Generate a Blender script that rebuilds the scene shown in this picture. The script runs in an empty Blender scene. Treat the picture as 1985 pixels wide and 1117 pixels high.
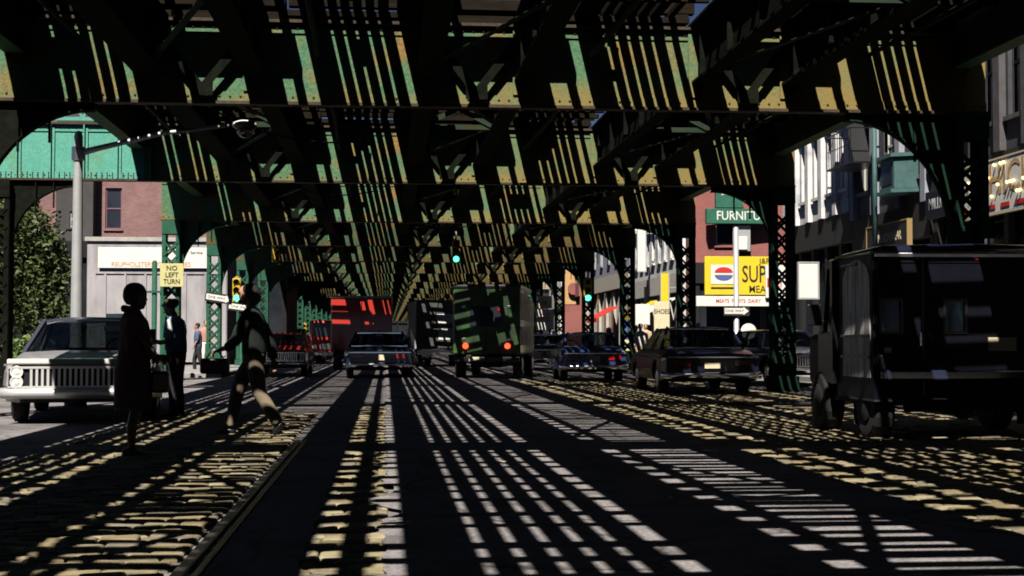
import bpy, math, random
from mathutils import Vector, Matrix
random.seed(7)
R_ = math.radians
SC = bpy.context.scene
COL = SC.collection
# ------------------------------------------------------------------ camera model
CAMH, FPX, YAW, PIT = 1.1, 2800.0, math.atan(244.5/2800), math.atan(104.5/2800)
_F = Vector((math.sin(YAW)*math.cos(PIT), math.cos(YAW)*math.cos(PIT), math.sin(PIT)))
_R = Vector((math.cos(YAW), -math.sin(YAW), 0))
_U = _R.cross(_F)
def ray(px, py):
    return _F + _R*((px-992.5)/FPX) + _U*((558.5-py)/FPX)
def P(px, py, Y):
    "world point seen at photo pixel px,py that stands at distance Y down the street"
    d = ray(px, py); t = Y/d.y
    return Vector((d.x*t, Y, CAMH+d.z*t))
def G(px, py):
    d = ray(px, py); t = -CAMH/d.z
    return Vector((d.x*t, d.y*t, 0))
# ------------------------------------------------------------------ mesh builder
class MB:
    def __init__(s): s.v=[]; s.f=[]; s.m=[]; s.cur=0
    def add(s, vs, fs):
        o=len(s.v); s.v += [tuple(q) for q in vs]
        for q in fs: s.f.append([o+i for i in q]); s.m.append(s.cur)
    def box(s, x0,x1,y0,y1,z0,z1, rot=None, piv=None):
        vs=[Vector((x,y,z)) for z in (z0,z1) for y in (y0,y1) for x in (x0,x1)]
        if rot is not None:
            c = Vector(piv) if piv is not None else Vector(((x0+x1)/2,(y0+y1)/2,(z0+z1)/2))
            vs=[c+rot@(q-c) for q in vs]
        s.add(vs, [(0,2,3,1),(4,5,7,6),(0,1,5,4),(2,6,7,3),(0,4,6,2),(1,3,7,5)]); return s
    def cbox(s, c, d, rot=None):
        return s.box(c[0]-d[0]/2,c[0]+d[0]/2,c[1]-d[1]/2,c[1]+d[1]/2,c[2]-d[2]/2,c[2]+d[2]/2,rot)
    def bar(s, a, b, w, t, up=(0,0,1)):
        "flat bar a->b, w across (perpendicular to up and the run), t along up"
        a=Vector(a); b=Vector(b); d=(b-a).normalized(); u=Vector(up)
        x=d.cross(u)
        if x.length<1e-4: x=d.cross(Vector((1,0,0)))
        x.normalize(); z=x.cross(d)
        vs=[p+x*(sx*w/2)+z*(sz*t/2) for p in (a,b) for sz in (-1,1) for sx in (-1,1)]
        s.add(vs,[(0,1,3,2),(4,6,7,5),(0,4,5,1),(2,3,7,6),(0,2,6,4),(1,5,7,3)]); return s
    def loft(s, rings, cap=True, closed=True):
        n=len(rings[0]); o=len(s.v)
        for r in rings: s.v += [tuple(q) for q in r]
        for i in range(len(rings)-1):
            for j in range(n if closed else n-1):
                k=(j+1)%n
                s.f.append([o+i*n+j,o+i*n+k,o+(i+1)*n+k,o+(i+1)*n+j]); s.m.append(s.cur)
        if cap:
            s.f.append([o+j for j in range(n)][::-1]); s.m.append(s.cur)
            q=o+(len(rings)-1)*n
            s.f.append([q+j for j in range(n)]); s.m.append(s.cur)
        return s
    def tube(s, pts, rad, n=8, cap=True, sq=1.0):
        pts=[Vector(p) for p in pts]
        if not hasattr(rad,'__len__'): rad=[rad]*len(pts)
        rings=[]; up=None
        for i,p in enumerate(pts):
            d=(pts[min(i+1,len(pts)-1)]-pts[max(i-1,0)]).normalized()
            if up is None:
                up=Vector((0,0,1)) if abs(d.z)<.9 else Vector((0,1,0))
            x=d.cross(up).normalized(); up=x.cross(d).normalized()
            rings.append([p+(x*math.cos(a)+up*math.sin(a)*sq)*rad[i] for a in [2*math.pi*k/n for k in range(n)]])
        return s.loft(rings,cap)
    def ell(s, c, r, n=12, m=8, rot=None):
        c=Vector(c); rings=[]
        for i in range(1,m):
            t=math.pi*i/m
            rr=[Vector((r[0]*math.sin(t)*math.cos(2*math.pi*k/n), r[1]*math.sin(t)*math.sin(2*math.pi*k/n), -r[2]*math.cos(t))) for k in range(n)]
            rings.append([c+(rot@q if rot is not None else q) for q in rr])
        return s.loft(rings,True)
    def lathe(s, c, prof, n=16, axis='z'):
        c=Vector(c); rings=[]
        for r,h in prof:
            ring=[]
            for k in range(n):
                a=2*math.pi*k/n; u,w=r*math.cos(a), r*math.sin(a)
                ring.append(c+Vector({'z':(u,w,h),'y':(u,h,w),'x':(h,u,w)}[axis]))
            rings.append(ring)
        return s.loft(rings,True)
    def prism(s, poly, a0, a1, axis='y'):
        "extrude 2-D poly; axis y: poly=(x,z); axis x: poly=(y,z); axis z: poly=(x,y)"
        def mk(p,a): return {'y':(p[0],a,p[1]),'x':(a,p[0],p[1]),'z':(p[0],p[1],a)}[axis]
        return s.loft([[mk(p,a0) for p in poly],[mk(p,a1) for p in poly]],True)
    def quad(s,a,b,c,d): s.add([a,b,c,d],[(0,1,2,3)]); return s
    def build(s, name, mat, parent=None, smooth=False, bevel=0, seg=2, remesh=0, smo=0, loc=None):
        me=bpy.data.meshes.new(name); me.from_pydata(s.v,[],s.f)
        mats = mat if isinstance(mat,(list,tuple)) else [mat]
        for q in mats: me.materials.append(q)
        if len(mats)>1: me.polygons.foreach_set('material_index', s.m)
        me.validate(); me.update()
        import bmesh
        bm=bmesh.new(); bm.from_mesh(me); bmesh.ops.recalc_face_normals(bm, faces=bm.faces); bm.to_mesh(me); bm.free()
        o=bpy.data.objects.new(name,me); COL.objects.link(o)
        if parent is not None: o.parent=parent
        if loc is not None: o.location=loc
        if remesh:
            md=o.modifiers.new('r','REMESH'); md.mode='VOXEL'; md.voxel_size=remesh; md.use_smooth_shade=True
            if smo:
                sm=o.modifiers.new('s','SMOOTH'); sm.factor=.5; sm.iterations=smo
            bake(o)
            smooth=True
        if bevel:
            b=o.modifiers.new('b','BEVEL'); b.width=bevel; b.segments=seg; b.limit_method='ANGLE'; b.angle_limit=R_(35)
            bake(o)
        if smooth:
            for q in o.data.polygons: q.use_smooth=True
        return o
def bake(o):
    dg=bpy.context.evaluated_depsgraph_get(); dg.update()
    me=bpy.data.meshes.new_from_object(o.evaluated_get(dg))
    o.modifiers.clear(); o.data=me
def tag(o,label,cat,group=None,kind=None):
    if label: o['label']=label
    if cat: o['category']=cat
    if group: o['group']=group
    if kind: o['kind']=kind
    return o
def thing(name,label,cat,loc=(0,0,0),rz=0,group=None):
    o=bpy.data.objects.new(name,None); COL.objects.link(o); o.location=loc; o.rotation_euler=(0,0,rz)
    o.empty_display_size=.2
    return tag(o,label,cat,group)
def struct(name,mb,mat,**k):
    return tag(mb.build(name,mat,**k),None,None,kind='structure')
def dup(root,loc,rz=None,label=None,group=None):
    r=root.copy(); COL.objects.link(r); r.location=loc
    if rz is not None: r.rotation_euler=(0,0,rz)
    if label: r['label']=label
    if group: r['group']=group
    for ch in list(root.children):
        c=ch.copy(); COL.objects.link(c); c.parent=r
        for g in list(ch.children):
            d=g.copy(); COL.objects.link(d); d.parent=c
    return r
def text(name,s,size,mat,parent=None,loc=(0,0,0),rot=(math.pi/2,0,0),sx=1.0,ext=.004,align='CENTER',bold=0.0):
    cu=bpy.data.curves.new(name,'FONT'); cu.body=s; cu.size=size; cu.extrude=ext; cu.align_x=align; cu.align_y='CENTER'; cu.offset=bold
    cu.resolution_u=3
    t=bpy.data.objects.new(name,cu); COL.objects.link(t)
    dg=bpy.context.evaluated_depsgraph_get(); dg.update()
    me=bpy.data.meshes.new_from_object(t.evaluated_get(dg)); COL.objects.unlink(t); bpy.data.objects.remove(t)
    me.materials.clear(); me.materials.append(mat)
    o=bpy.data.objects.new(name,me); COL.objects.link(o); o.location=loc; o.rotation_euler=rot; o.scale=(sx,1,1)
    if parent is not None: o.parent=parent
    return o
# ------------------------------------------------------------------ materials
def mat(name,c1,c2=None,rough=.7,metal=0,scale=6,bump=0,bscale=None,detail=6,thr=(.35,.65),spec=.5,emit=0,coat=0,stretch=(1,1,1),c3=None,scale3=1.3,thr3=(.55,.7)):
    m=bpy.data.materials.new(name); m.use_nodes=True; nt=m.node_tree; N=nt.nodes; L=nt.links
    b=N['Principled BSDF']; b.inputs['Roughness'].default_value=rough; b.inputs['Metallic'].default_value=metal
    b.inputs['Specular IOR Level'].default_value=spec
    b.inputs['Coat Weight'].default_value=coat; b.inputs['Coat Roughness'].default_value=.05
    b.inputs['Base Color'].default_value=(*c1,1)
    tc=N.new('ShaderNodeTexCoord'); mp=N.new('ShaderNodeMapping'); mp.inputs['Scale'].default_value=stretch
    L.new(tc.outputs['Object'],mp.inputs['Vector'])
    if c2 is not None:
        n=N.new('ShaderNodeTexNoise'); n.inputs['Scale'].default_value=scale; n.inputs['Detail'].default_value=detail; n.inputs['Roughness'].default_value=.65
        L.new(mp.outputs[0],n.inputs['Vector'])
        r=N.new('ShaderNodeValToRGB'); r.color_ramp.elements[0].position=thr[0]; r.color_ramp.elements[1].position=thr[1]
        r.color_ramp.elements[0].color=(*c1,1); r.color_ramp.elements[1].color=(*c2,1)
        L.new(n.outputs['Fac'],r.inputs[0]); out=r.outputs[0]
        if c3 is not None:
            n3=N.new('ShaderNodeTexNoise'); n3.inputs['Scale'].default_value=scale3; n3.inputs['Detail'].default_value=4
            L.new(mp.outputs[0],n3.inputs['Vector'])
            r3=N.new('ShaderNodeMapRange'); r3.inputs[1].default_value=thr3[0]; r3.inputs[2].default_value=thr3[1]
            L.new(n3.outputs['Fac'],r3.inputs[0])
            mx=N.new('ShaderNodeMixRGB'); mx.inputs[2].default_value=(*c3,1)
            L.new(r3.outputs[0],mx.inputs[0]); L.new(out,mx.inputs[1]); out=mx.outputs[0]
        L.new(out,b.inputs['Base Color'])
    if bump:
        n2=N.new('ShaderNodeTexNoise'); n2.inputs['Scale'].default_value=bscale or scale*4; n2.inputs['Detail'].default_value=5
        L.new(mp.outputs[0],n2.inputs['Vector'])
        bp=N.new('ShaderNodeBump'); bp.inputs['Strength'].default_value=bump; bp.inputs['Distance'].default_value=.03
        L.new(n2.outputs['Fac'],bp.inputs['Height']); L.new(bp.outputs[0],b.inputs['Normal'])
    if emit:
        b.inputs['Emission Color'].default_value=(*c1,1); b.inputs['Emission Strength'].default_value=emit
    return m
def glass(name,tint=(.55,.62,.65),gloss=.05,base=.08):
    m=bpy.data.materials.new(name); m.use_nodes=True; nt=m.node_tree; N=nt.nodes; L=nt.links
    N.remove(N['Principled BSDF'])
    t=N.new('ShaderNodeBsdfTransparent'); t.inputs[0].default_value=(*tint,1)
    g=N.new('ShaderNodeBsdfGlossy'); g.inputs['Roughness'].default_value=gloss
    lw=N.new('ShaderNodeLayerWeight'); lw.inputs[0].default_value=.25
    mr=N.new('ShaderNodeMapRange'); mr.inputs[3].default_value=base; mr.inputs[4].default_value=.9
    L.new(lw.outputs['Fresnel'],mr.inputs[0])
    mx=N.new('ShaderNodeMixShader'); L.new(mr.outputs[0],mx.inputs[0]); L.new(t.outputs[0],mx.inputs[1]); L.new(g.outputs[0],mx.inputs[2])
    L.new(mx.outputs[0],N['Material Output'].inputs[0]); return m
def brickmat(name,c1,c2,mortar,sc=1.0):
    m=bpy.data.materials.new(name); m.use_nodes=True; nt=m.node_tree; N=nt.nodes; L=nt.links; b=N['Principled BSDF']; b.inputs['Roughness'].default_value=.9
    tc=N.new('ShaderNodeTexCoord'); sp=N.new('ShaderNodeSeparateXYZ'); L.new(tc.outputs['Object'],sp.inputs[0])
    ad=N.new('ShaderNodeMath'); ad.operation='ADD'; L.new(sp.outputs[0],ad.inputs[0]); L.new(sp.outputs[1],ad.inputs[1])
    cb=N.new('ShaderNodeCombineXYZ'); L.new(ad.outputs[0],cb.inputs[0]); L.new(sp.outputs[2],cb.inputs[1])
    br=N.new('ShaderNodeTexBrick'); br.inputs['Scale'].default_value=sc; br.inputs['Color1'].default_value=(*c1,1); br.inputs['Color2'].default_value=(*c2,1); br.inputs['Mortar'].default_value=(*mortar,1)
    br.inputs['Brick Width'].default_value=.24; br.inputs['Row Height'].default_value=.08; br.inputs['Mortar Size'].default_value=.008
    L.new(cb.outputs[0],br.inputs['Vector'])
    n=N.new('ShaderNodeTexNoise'); n.inputs['Scale'].default_value=.8; n.inputs['Detail'].default_value=6; L.new(tc.outputs['Object'],n.inputs['Vector'])
    mr=N.new('ShaderNodeMapRange'); mr.inputs[3].default_value=.6; mr.inputs[4].default_value=1.35; L.new(n.outputs['Fac'],mr.inputs[0])
    mx=N.new('ShaderNodeMixRGB'); mx.blend_type='MULTIPLY'; mx.inputs[0].default_value=1; L.new(br.outputs[0],mx.inputs[1]); L.new(mr.outputs[0],mx.inputs[2])
    L.new(mx.outputs[0],b.inputs['Base Color']); return m
def grain(m,scale,amp,cracks=0):
    nt=m.node_tree; N=nt.nodes; L=nt.links; b=N['Principled BSDF']; src=b.inputs['Base Color'].links[0].from_socket
    tc=N.new('ShaderNodeTexCoord'); n=N.new('ShaderNodeTexNoise'); n.inputs['Scale'].default_value=scale; n.inputs['Detail'].default_value=3; L.new(tc.outputs['Object'],n.inputs['Vector'])
    r=N.new('ShaderNodeMapRange'); r.inputs[1].default_value=.3; r.inputs[2].default_value=.7; r.inputs[3].default_value=1-amp; r.inputs[4].default_value=1+amp; L.new(n.outputs['Fac'],r.inputs[0])
    x=N.new('ShaderNodeMixRGB'); x.blend_type='MULTIPLY'; x.inputs[0].default_value=1; L.new(src,x.inputs[1]); L.new(r.outputs[0],x.inputs[2]); out=x.outputs[0]
    if cracks:
        w=N.new('ShaderNodeTexNoise'); w.inputs['Scale'].default_value=2.5; w.inputs['Detail'].default_value=5; L.new(tc.outputs['Object'],w.inputs['Vector'])
        ad=N.new('ShaderNodeMixRGB'); ad.blend_type='ADD'; ad.inputs[0].default_value=.35; L.new(tc.outputs['Object'],ad.inputs[1]); L.new(w.outputs['Color'],ad.inputs[2])
        v=N.new('ShaderNodeTexVoronoi'); v.feature='DISTANCE_TO_EDGE'; v.inputs['Scale'].default_value=cracks; L.new(ad.outputs[0],v.inputs['Vector'])
        q=N.new('ShaderNodeMapRange'); q.inputs[1].default_value=0; q.inputs[2].default_value=.018; q.inputs[3].default_value=.25; q.inputs[4].default_value=1; L.new(v.outputs['Distance'],q.inputs[0])
        x2=N.new('ShaderNodeMixRGB'); x2.blend_type='MULTIPLY'; x2.inputs[0].default_value=1; L.new(out,x2.inputs[1]); L.new(q.outputs[0],x2.inputs[2]); out=x2.outputs[0]
    L.new(out,b.inputs['Base Color'])
M={}
M['el']=mat('green_el_paint',(.065,.175,.10),(.09,.175,.085),rough=.75,scale=2.2,c3=(.24,.15,.045),scale3=1.6,thr3=(.5,.68),bump=.25,bscale=30,spec=.25)
M['elcol']=mat('green_column_paint',(.016,.085,.05),(.024,.11,.065),rough=.7,scale=4,c3=(.12,.09,.04),scale3=3,thr3=(.62,.75),bump=.2,bscale=40,spec=.25)
def weather(m,amber,x0,x1,zlo,zhi,amt=.9):
    "rust bloom: more toward +x of the bridge and along the lower edge of each plate"
    nt=m.node_tree; N=nt.nodes; L=nt.links; b=N['Principled BSDF']; src=b.inputs['Base Color'].links[0].from_socket
    tc=N.new('ShaderNodeTexCoord'); sp=N.new('ShaderNodeSeparateXYZ'); L.new(tc.outputs['Object'],sp.inputs[0])
    n=N.new('ShaderNodeTexNoise'); n.inputs['Scale'].default_value=.55; n.inputs['Detail'].default_value=7; n.inputs['Roughness'].default_value=.7; L.new(tc.outputs['Object'],n.inputs['Vector'])
    oi=N.new('ShaderNodeObjectInfo'); ad0=N.new('ShaderNodeVectorMath'); ad0.operation='ADD'; L.new(tc.outputs['Object'],ad0.inputs[0])
    cb=N.new('ShaderNodeCombineXYZ'); ml=N.new('ShaderNodeMath'); ml.operation='MULTIPLY'; ml.inputs[1].default_value=40; L.new(oi.outputs['Random'],ml.inputs[0]); L.new(ml.outputs[0],cb.inputs[1]); L.new(cb.outputs[0],ad0.inputs[1]); L.new(ad0.outputs[0],n.inputs['Vector'])
    mx=N.new('ShaderNodeMapRange'); mx.inputs[1].default_value=x0; mx.inputs[2].default_value=x1; mx.inputs[3].default_value=-.30; mx.inputs[4].default_value=.12; L.new(sp.outputs[0],mx.inputs[0])
    mz=N.new('ShaderNodeMapRange'); mz.inputs[1].default_value=zlo; mz.inputs[2].default_value=zhi; mz.inputs[3].default_value=.3; mz.inputs[4].default_value=0; L.new(sp.outputs[2],mz.inputs[0])
    a=N.new('ShaderNodeMath'); a.operation='ADD'; L.new(n.outputs['Fac'],a.inputs[0]); L.new(mx.outputs[0],a.inputs[1])
    a2=N.new('ShaderNodeMath'); a2.operation='ADD'; L.new(a.outputs[0],a2.inputs[0]); L.new(mz.outputs[0],a2.inputs[1])
    r=N.new('ShaderNodeMapRange'); r.inputs[1].default_value=.42; r.inputs[2].default_value=.74; r.inputs[4].default_value=amt; L.new(a2.outputs[0],r.inputs[0])
    c=N.new('ShaderNodeMixRGB'); c.inputs[2].default_value=(*amber,1); L.new(r.outputs[0],c.inputs[0]); L.new(src,c.inputs[1]); L.new(c.outputs[0],b.inputs['Base Color'])
grain(M['el'],22,.28); weather(M['el'],(.24,.175,.055),-2,6,4.6,5.0)
M['turq']=mat('turquoise_el_paint',(.09,.34,.27),(.12,.38,.29),rough=.75,scale=3,c3=(.13,.27,.14),scale3=1.2,thr3=(.55,.75),bump=.15,bscale=40,spec=.25)
M['soot']=mat('soot_blackened_steel',(.006,.007,.005),(.012,.014,.010),rough=.95,scale=6,bump=.2,bscale=30,spec=.04)  # near-black colour puts the shade under the deck into stringers and braces
M['colR']=mat('sooty_column_paint',(.006,.022,.014),(.010,.034,.02),rough=.85,scale=4,c3=(.02,.015,.008),scale3=3,thr3=(.6,.75),bump=.2,bscale=40,spec=.1)  # same green column paint, darkened as if the right row stood in shade
M['soot2']=mat('sooty_green_paint',(.016,.032,.02),(.03,.05,.03),rough=.85,scale=3,c3=(.05,.035,.015),scale3=1.8,thr3=(.55,.7),spec=.15)  # green darkened in the colour itself to keep sway frames in shade
M['elfar']=mat('grimy_el_paint',(.034,.085,.048),(.05,.085,.042),rough=.8,scale=2.2,c3=(.15,.09,.03),scale3=1.6,thr3=(.48,.66),spec=.2)  # girder paint darkened so the far bays look less lit
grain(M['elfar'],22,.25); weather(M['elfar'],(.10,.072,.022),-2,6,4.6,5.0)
M['stain']=mat('rusty_steel',(.03,.025,.016),(.07,.045,.025),rough=.85,scale=8,bump=.3)
M['tie']=mat('creosoted_timber',(.012,.010,.008),(.022,.017,.012),rough=.95,scale=5,stretch=(1,6,6),spec=.03)
grain(M['turq'],25,.15)
M['rail']=mat('worn_rail_steel',(.35,.34,.33),(.16,.12,.09),rough=.35,metal=.9,scale=12)
M['asph']=mat('old_asphalt',(.19,.175,.18),(.27,.25,.255),rough=.85,scale=3.5,bump=.35,bscale=90,c3=(.13,.12,.12),scale3=.7,thr3=(.5,.62))
M['patch']=mat('asphalt_overlay',(.20,.185,.195),(.29,.265,.27),rough=.8,scale=9,bump=.4,bscale=120,c3=(.14,.13,.13),scale3=1.2,thr3=(.52,.6))
grain(M['asph'],45,.35,.8); grain(M['patch'],38,.38,.55)
M['conc']=mat('sidewalk_concrete',(.34,.32,.30),(.45,.43,.40),rough=.9,scale=3,bump=.2)
M['kerb']=mat('granite_kerb',(.25,.24,.24),(.35,.34,.33),rough=.8,scale=14)
M['chrome']=mat('chrome',(.75,.76,.8),rough=.12,metal=1)
M['dull']=mat('dull_chrome',(.7,.7,.72),(.5,.5,.52),rough=.3,metal=1,scale=9)
M['rubber']=mat('rubber',(.012,.012,.013),(.02,.02,.02),rough=.85,scale=20)
M['black']=mat('black_paint',(.008,.008,.01),rough=.35)
M['dark']=mat('dark_underbody',(.006,.006,.007),rough=.9)
M['glass']=glass('car_glass')
M['dglass']=mat('dark_window_glass',(.015,.018,.022),(.03,.033,.04),rough=.08,scale=.6,spec=.6)
M['white']=mat('white_enamel',(.78,.76,.72),(.7,.68,.63),rough=.5,scale=3)
M['cream']=mat('cream_enamel',(.7,.62,.42),(.62,.55,.36),rough=.5,scale=4)
M['ink']=mat('black_lettering',(.015,.013,.012),rough=.6)
M['redl']=mat('red_lettering',(.55,.03,.025),rough=.5)
M['gold']=mat('orange_lettering',(.6,.3,.1),rough=.5)
M['yel']=mat('yellow_enamel',(.78,.58,.03),(.72,.52,.03),rough=.4,scale=2)
M['sigy']=mat('signal_yellow',(.62,.38,.02),(.5,.3,.02),rough=.45,scale=5)
M['green']=mat('sign_green',(.02,.11,.07),(.03,.14,.09),rough=.5,scale=4)
M['bluew']=mat('sign_blue',(.08,.12,.3),rough=.5)
M['ggreen']=mat('signal_green_lamp',(.05,.95,.6),rough=.3,emit=4)
M['lred']=mat('tail_lamp_lit',(1.0,.06,.02),rough=.3,emit=2.5)
M['tred']=mat('tail_lamp',(.35,.01,.01),rough=.15,coat=.6)
M['lens']=mat('headlamp_glass',(.85,.85,.8),rough=.1,spec=.8)
M['grey']=mat('galvanised_pole',(.42,.43,.45),(.5,.5,.5),rough=.45,metal=.3,scale=6)
M['seat']=mat('seat_vinyl',(.03,.035,.06),(.05,.05,.07),rough=.6,scale=10)
# ================================================================== GROUND
def jag(x,y0,y1,step,amp):
    n=int((y1-y0)/step); return [(x+random.uniform(-amp,amp),y0+(y1-y0)*i/n) for i in range(n+1)]
g=MB(); g.quad((-300,-60,0),(300,-60,0),(300,900,0),(-300,900,0)); struct('ground',g,M['conc'])
g=MB(); g.quad((-9.6,-40,.004),(11.6,-40,.004),(11.6,300,.004),(-9.6,300,.004)); struct('road',g,M['asph'])
g=MB(); g.quad((-80,17,.008),(-9.6,17,.008),(-9.6,43,.008),(-80,43,.008)); struct('side_street',g,M['asph'])
# worn asphalt laid over the old setts in the middle of the street
le=[(x+.10*math.exp(-((y-9.6)/.9)**2)*math.sin(y*5),y) for x,y in jag(.0,4,22,.12,.035)]+jag(.02,22.2,120,.5,.03)
ri=jag(3.55,120,4,-.2,.05)[::-1] if False else [(3.55+random.uniform(-.06,.06),120-116*i/500) for i in range(501)]
def strip(name,L_,R2,z,m):
    "ribbon between two polylines sampled at the same y"
    b=MB(); n=len(L_)
    vs=[(x,y,z) for x,y in L_]+[(x,y,z) for x,y in R2]
    b.add(vs,[(i,n+i,n+i+1,i+1) for i in range(n-1)]); return struct(name,b,m)
def edge(x,ys,amp,f=None): return [(x+random.uniform(-amp,amp)+(f(y) if f else 0),y) for y in ys]
ys=[4+.12*i for i in range(200)]+[28+.8*i for i in range(120)]
strip('asphalt_overlay',edge(0,ys,.03,lambda y:(.13*math.sin(y*4.3)*math.exp(-((y-9.7)/1.1)**2))),edge(3.5,ys,.05),.03,M['patch'])
strip('rail_bed_asphalt',edge(-.84,ys,.005),edge(-.40,ys,.03),.028,M['patch'])
# setts
def setts(name,x0,x1,y0,y1,sx,sy,c,seed):
    rnd=random.Random(seed); b=MB(); tones=[]
    y=y0; row=0
    while y<y1:
        h=sy*rnd.uniform(.85,1.15); x=x0-rnd.random()*sx; wob=rnd.uniform(-.006,.006)
        while x<x1:
            w=sx*rnd.uniform(.7,1.25); a0,a1=max(x,x0)+.005,min(x+w,x1)-.005
            if a1-a0>.05:
                z=rnd.uniform(.010,.024); t1,t2=rnd.uniform(-.004,.004),rnd.uniform(-.005,.005)
                yy0,yy1=y+.004+wob*.5,y+h-.004+wob*.5
                def ring(i,zz):
                    p=[]
                    for (sxn,syn) in ((-1,-1),(0,-1.08),(1,-1),(1.03,0),(1,1),(0,1.08),(-1,1),(-1.03,0)):
                        cx,cy=(a0+a1)/2,(yy0+yy1)/2
                        p.append((cx+sxn*((a1-a0)/2-i),cy+syn*((yy1-yy0)/2-i),zz+t1*sxn+t2*syn))
                    return p
                o=len(b.f)
                b.loft([ring(0,-.03),ring(0,z-.004),ring(.006,z+.003),ring(.022,z+.007)],True)
                tones += [rnd.random()]*(len(b.f)-o)
            x+=w
        y+=h; row+=1
    o=struct(name,b,c,smooth=False)
    at=o.data.attributes.new('tone','FLOAT','FACE')
    at.data.foreach_set('value',tones[:len(o.data.polygons)] if len(tones)>=len(o.data.polygons) else tones+[.5]*(len(o.data.polygons)-len(tones)))
    return o
def settmat(name,c1,c2,c3):
    m=mat(name,c1,rough=.7,bump=.35,bscale=60); nt=m.node_tree; N=nt.nodes; L=nt.links
    a=N.new('ShaderNodeAttribute'); a.attribute_name='tone'
    r=N.new('ShaderNodeValToRGB'); r.color_ramp.elements[0].color=(*c1,1); r.color_ramp.elements[1].color=(*c2,1)
    e=r.color_ramp.elements.new(.55); e.color=(*c3,1)
    L.new(a.outputs['Fac'],r.inputs[0])
    n=N.new('ShaderNodeTexNoise'); n.inputs['Scale'].default_value=14; n.inputs['Detail'].default_value=5
    tc=N.new('ShaderNodeTexCoord'); L.new(tc.outputs['Object'],n.inputs['Vector'])
    mr=N.new('ShaderNodeMapRange'); mr.inputs[3].default_value=.6; mr.inputs[4].default_value=1.4; L.new(n.outputs['Fac'],mr.inputs[0])
    mx=N.new('ShaderNodeMixRGB'); mx.blend_type='MULTIPLY'; mx.inputs[0].default_value=1
    L.new(r.outputs[0],mx.inputs[1]); L.new(mr.outputs[0],mx.inputs[2]); L.new(mx.outputs[0],N['Principled BSDF'].inputs['Base Color']); return m
M['sett']=settmat('granite_setts',(.16,.145,.115),(.31,.265,.17),(.21,.165,.085))
setts('cobblestones_left',-3.35,-1.02,5.4,22,.23,.105,M['sett'],1)
setts('cobblestones_strip',-.42,.02,5.4,24,.21,.105,M['sett'],2)
setts('cobblestones_right',3.5,8.4,7,40,.22,.12,M['sett'],3)
# tram rail let into the paving
t=None
for (x,y,lb) in ((.4,27.5,'round iron manhole cover in the asphalt farther up the street'),):
    t=thing('manhole_cover',lb,'manhole cover',(x,y,.031)); b=MB(); b.lathe((0,0,0),[(.36,0),(.36,.004),(.33,.008),(.31,.003),(.29,.007),(.01,.008)],24); b.build('lid',M['stain'],t)
rnd=random.Random(12); lit=[M['white'],M['cream']]
for k in range(14):
    x=rnd.uniform(-.2,8); y=rnd.uniform(8,26); b=MB(); w=rnd.uniform(.05,.12); q=rnd.random()*3
    b.loft([[(w*math.cos(q+i*1.57)+.02*rnd.random(),w*.7*math.sin(q+i*1.57),.004+z+.02*rnd.random()) for i in range(4)] for z in (0,.004)],True)
    o=b.build('paper_scrap',rnd.choice(lit),loc=(x,y,.035)); tag(o,'scrap of pale litter lying on the roadway','litter','litter on the roadway')
t=thing('tram_rail','steel tram rail with its groove sunk in the cobbles on the left','rail',(0,0,0))
b=MB(); b.box(-.985,-.925,2,16.0,-.02,.034); b.build('rail_head',M['rail'],t,bevel=.006)
b=MB(); b.box(-.885,-.855,2,16.0,-.02,.034); b.build('guard_lip',M['rail'],t,bevel=.006)
# sidewalks, kerbs, traffic island
for nm,x0,x1,y0,y1 in (('sidewalk',11.78,20,-40,300),('sidewalk',-30,-9.78,43.3,300),('sidewalk',-30,-9.78,-40,16.7)):
    b=MB(); b.box(x0,x1,y0,y1,-.05,.14); struct(nm,b,M['conc'])
for nm,x0,x1,y0,y1 in (('kerb',11.6,11.776,-40,300),('kerb',-9.776,-9.6,43.3,300),('kerb',-9.776,-9.6,-40,16.7),('kerb',-30,-9.6,43.1,43.296)):
    b=MB(); b.box(x0,x1,y0,y1,-.05,.15); struct(nm,b,M['kerb'],bevel=.02)
b=MB(); b.box(-7.6,-5.0,45.0,58,-.05,.17); struct('traffic_island',b,M['kerb'],bevel=.04)
pud=mat('wet_gutter',(.02,.022,.03),rough=.04,spec=.9)
b=MB(); c=G(1515,787); n=28
ring=[(c.x+1.05*math.cos(a)*(1+.12*math.sin(3*a)),c.y+.55*math.sin(a)*(1+.15*math.cos(5*a)),.046) for a in [2*math.pi*k/n for k in range(n)]]
b.add(ring,[tuple(range(n))]); struct('puddle',b,pud)
# ================================================================== ELEVATED RAILWAY
XL,XR=-6.1,8.8
Y0,SP=21.2,10.35
N0,N1=-9,21
ZB,ZT=4.55,5.80          # cross girder
ZS0,ZS1=4.95,5.85        # stringers
YA,YZ=Y0+SP*N0,Y0+SP*N1
def gy(n): return Y0+SP*n
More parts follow.
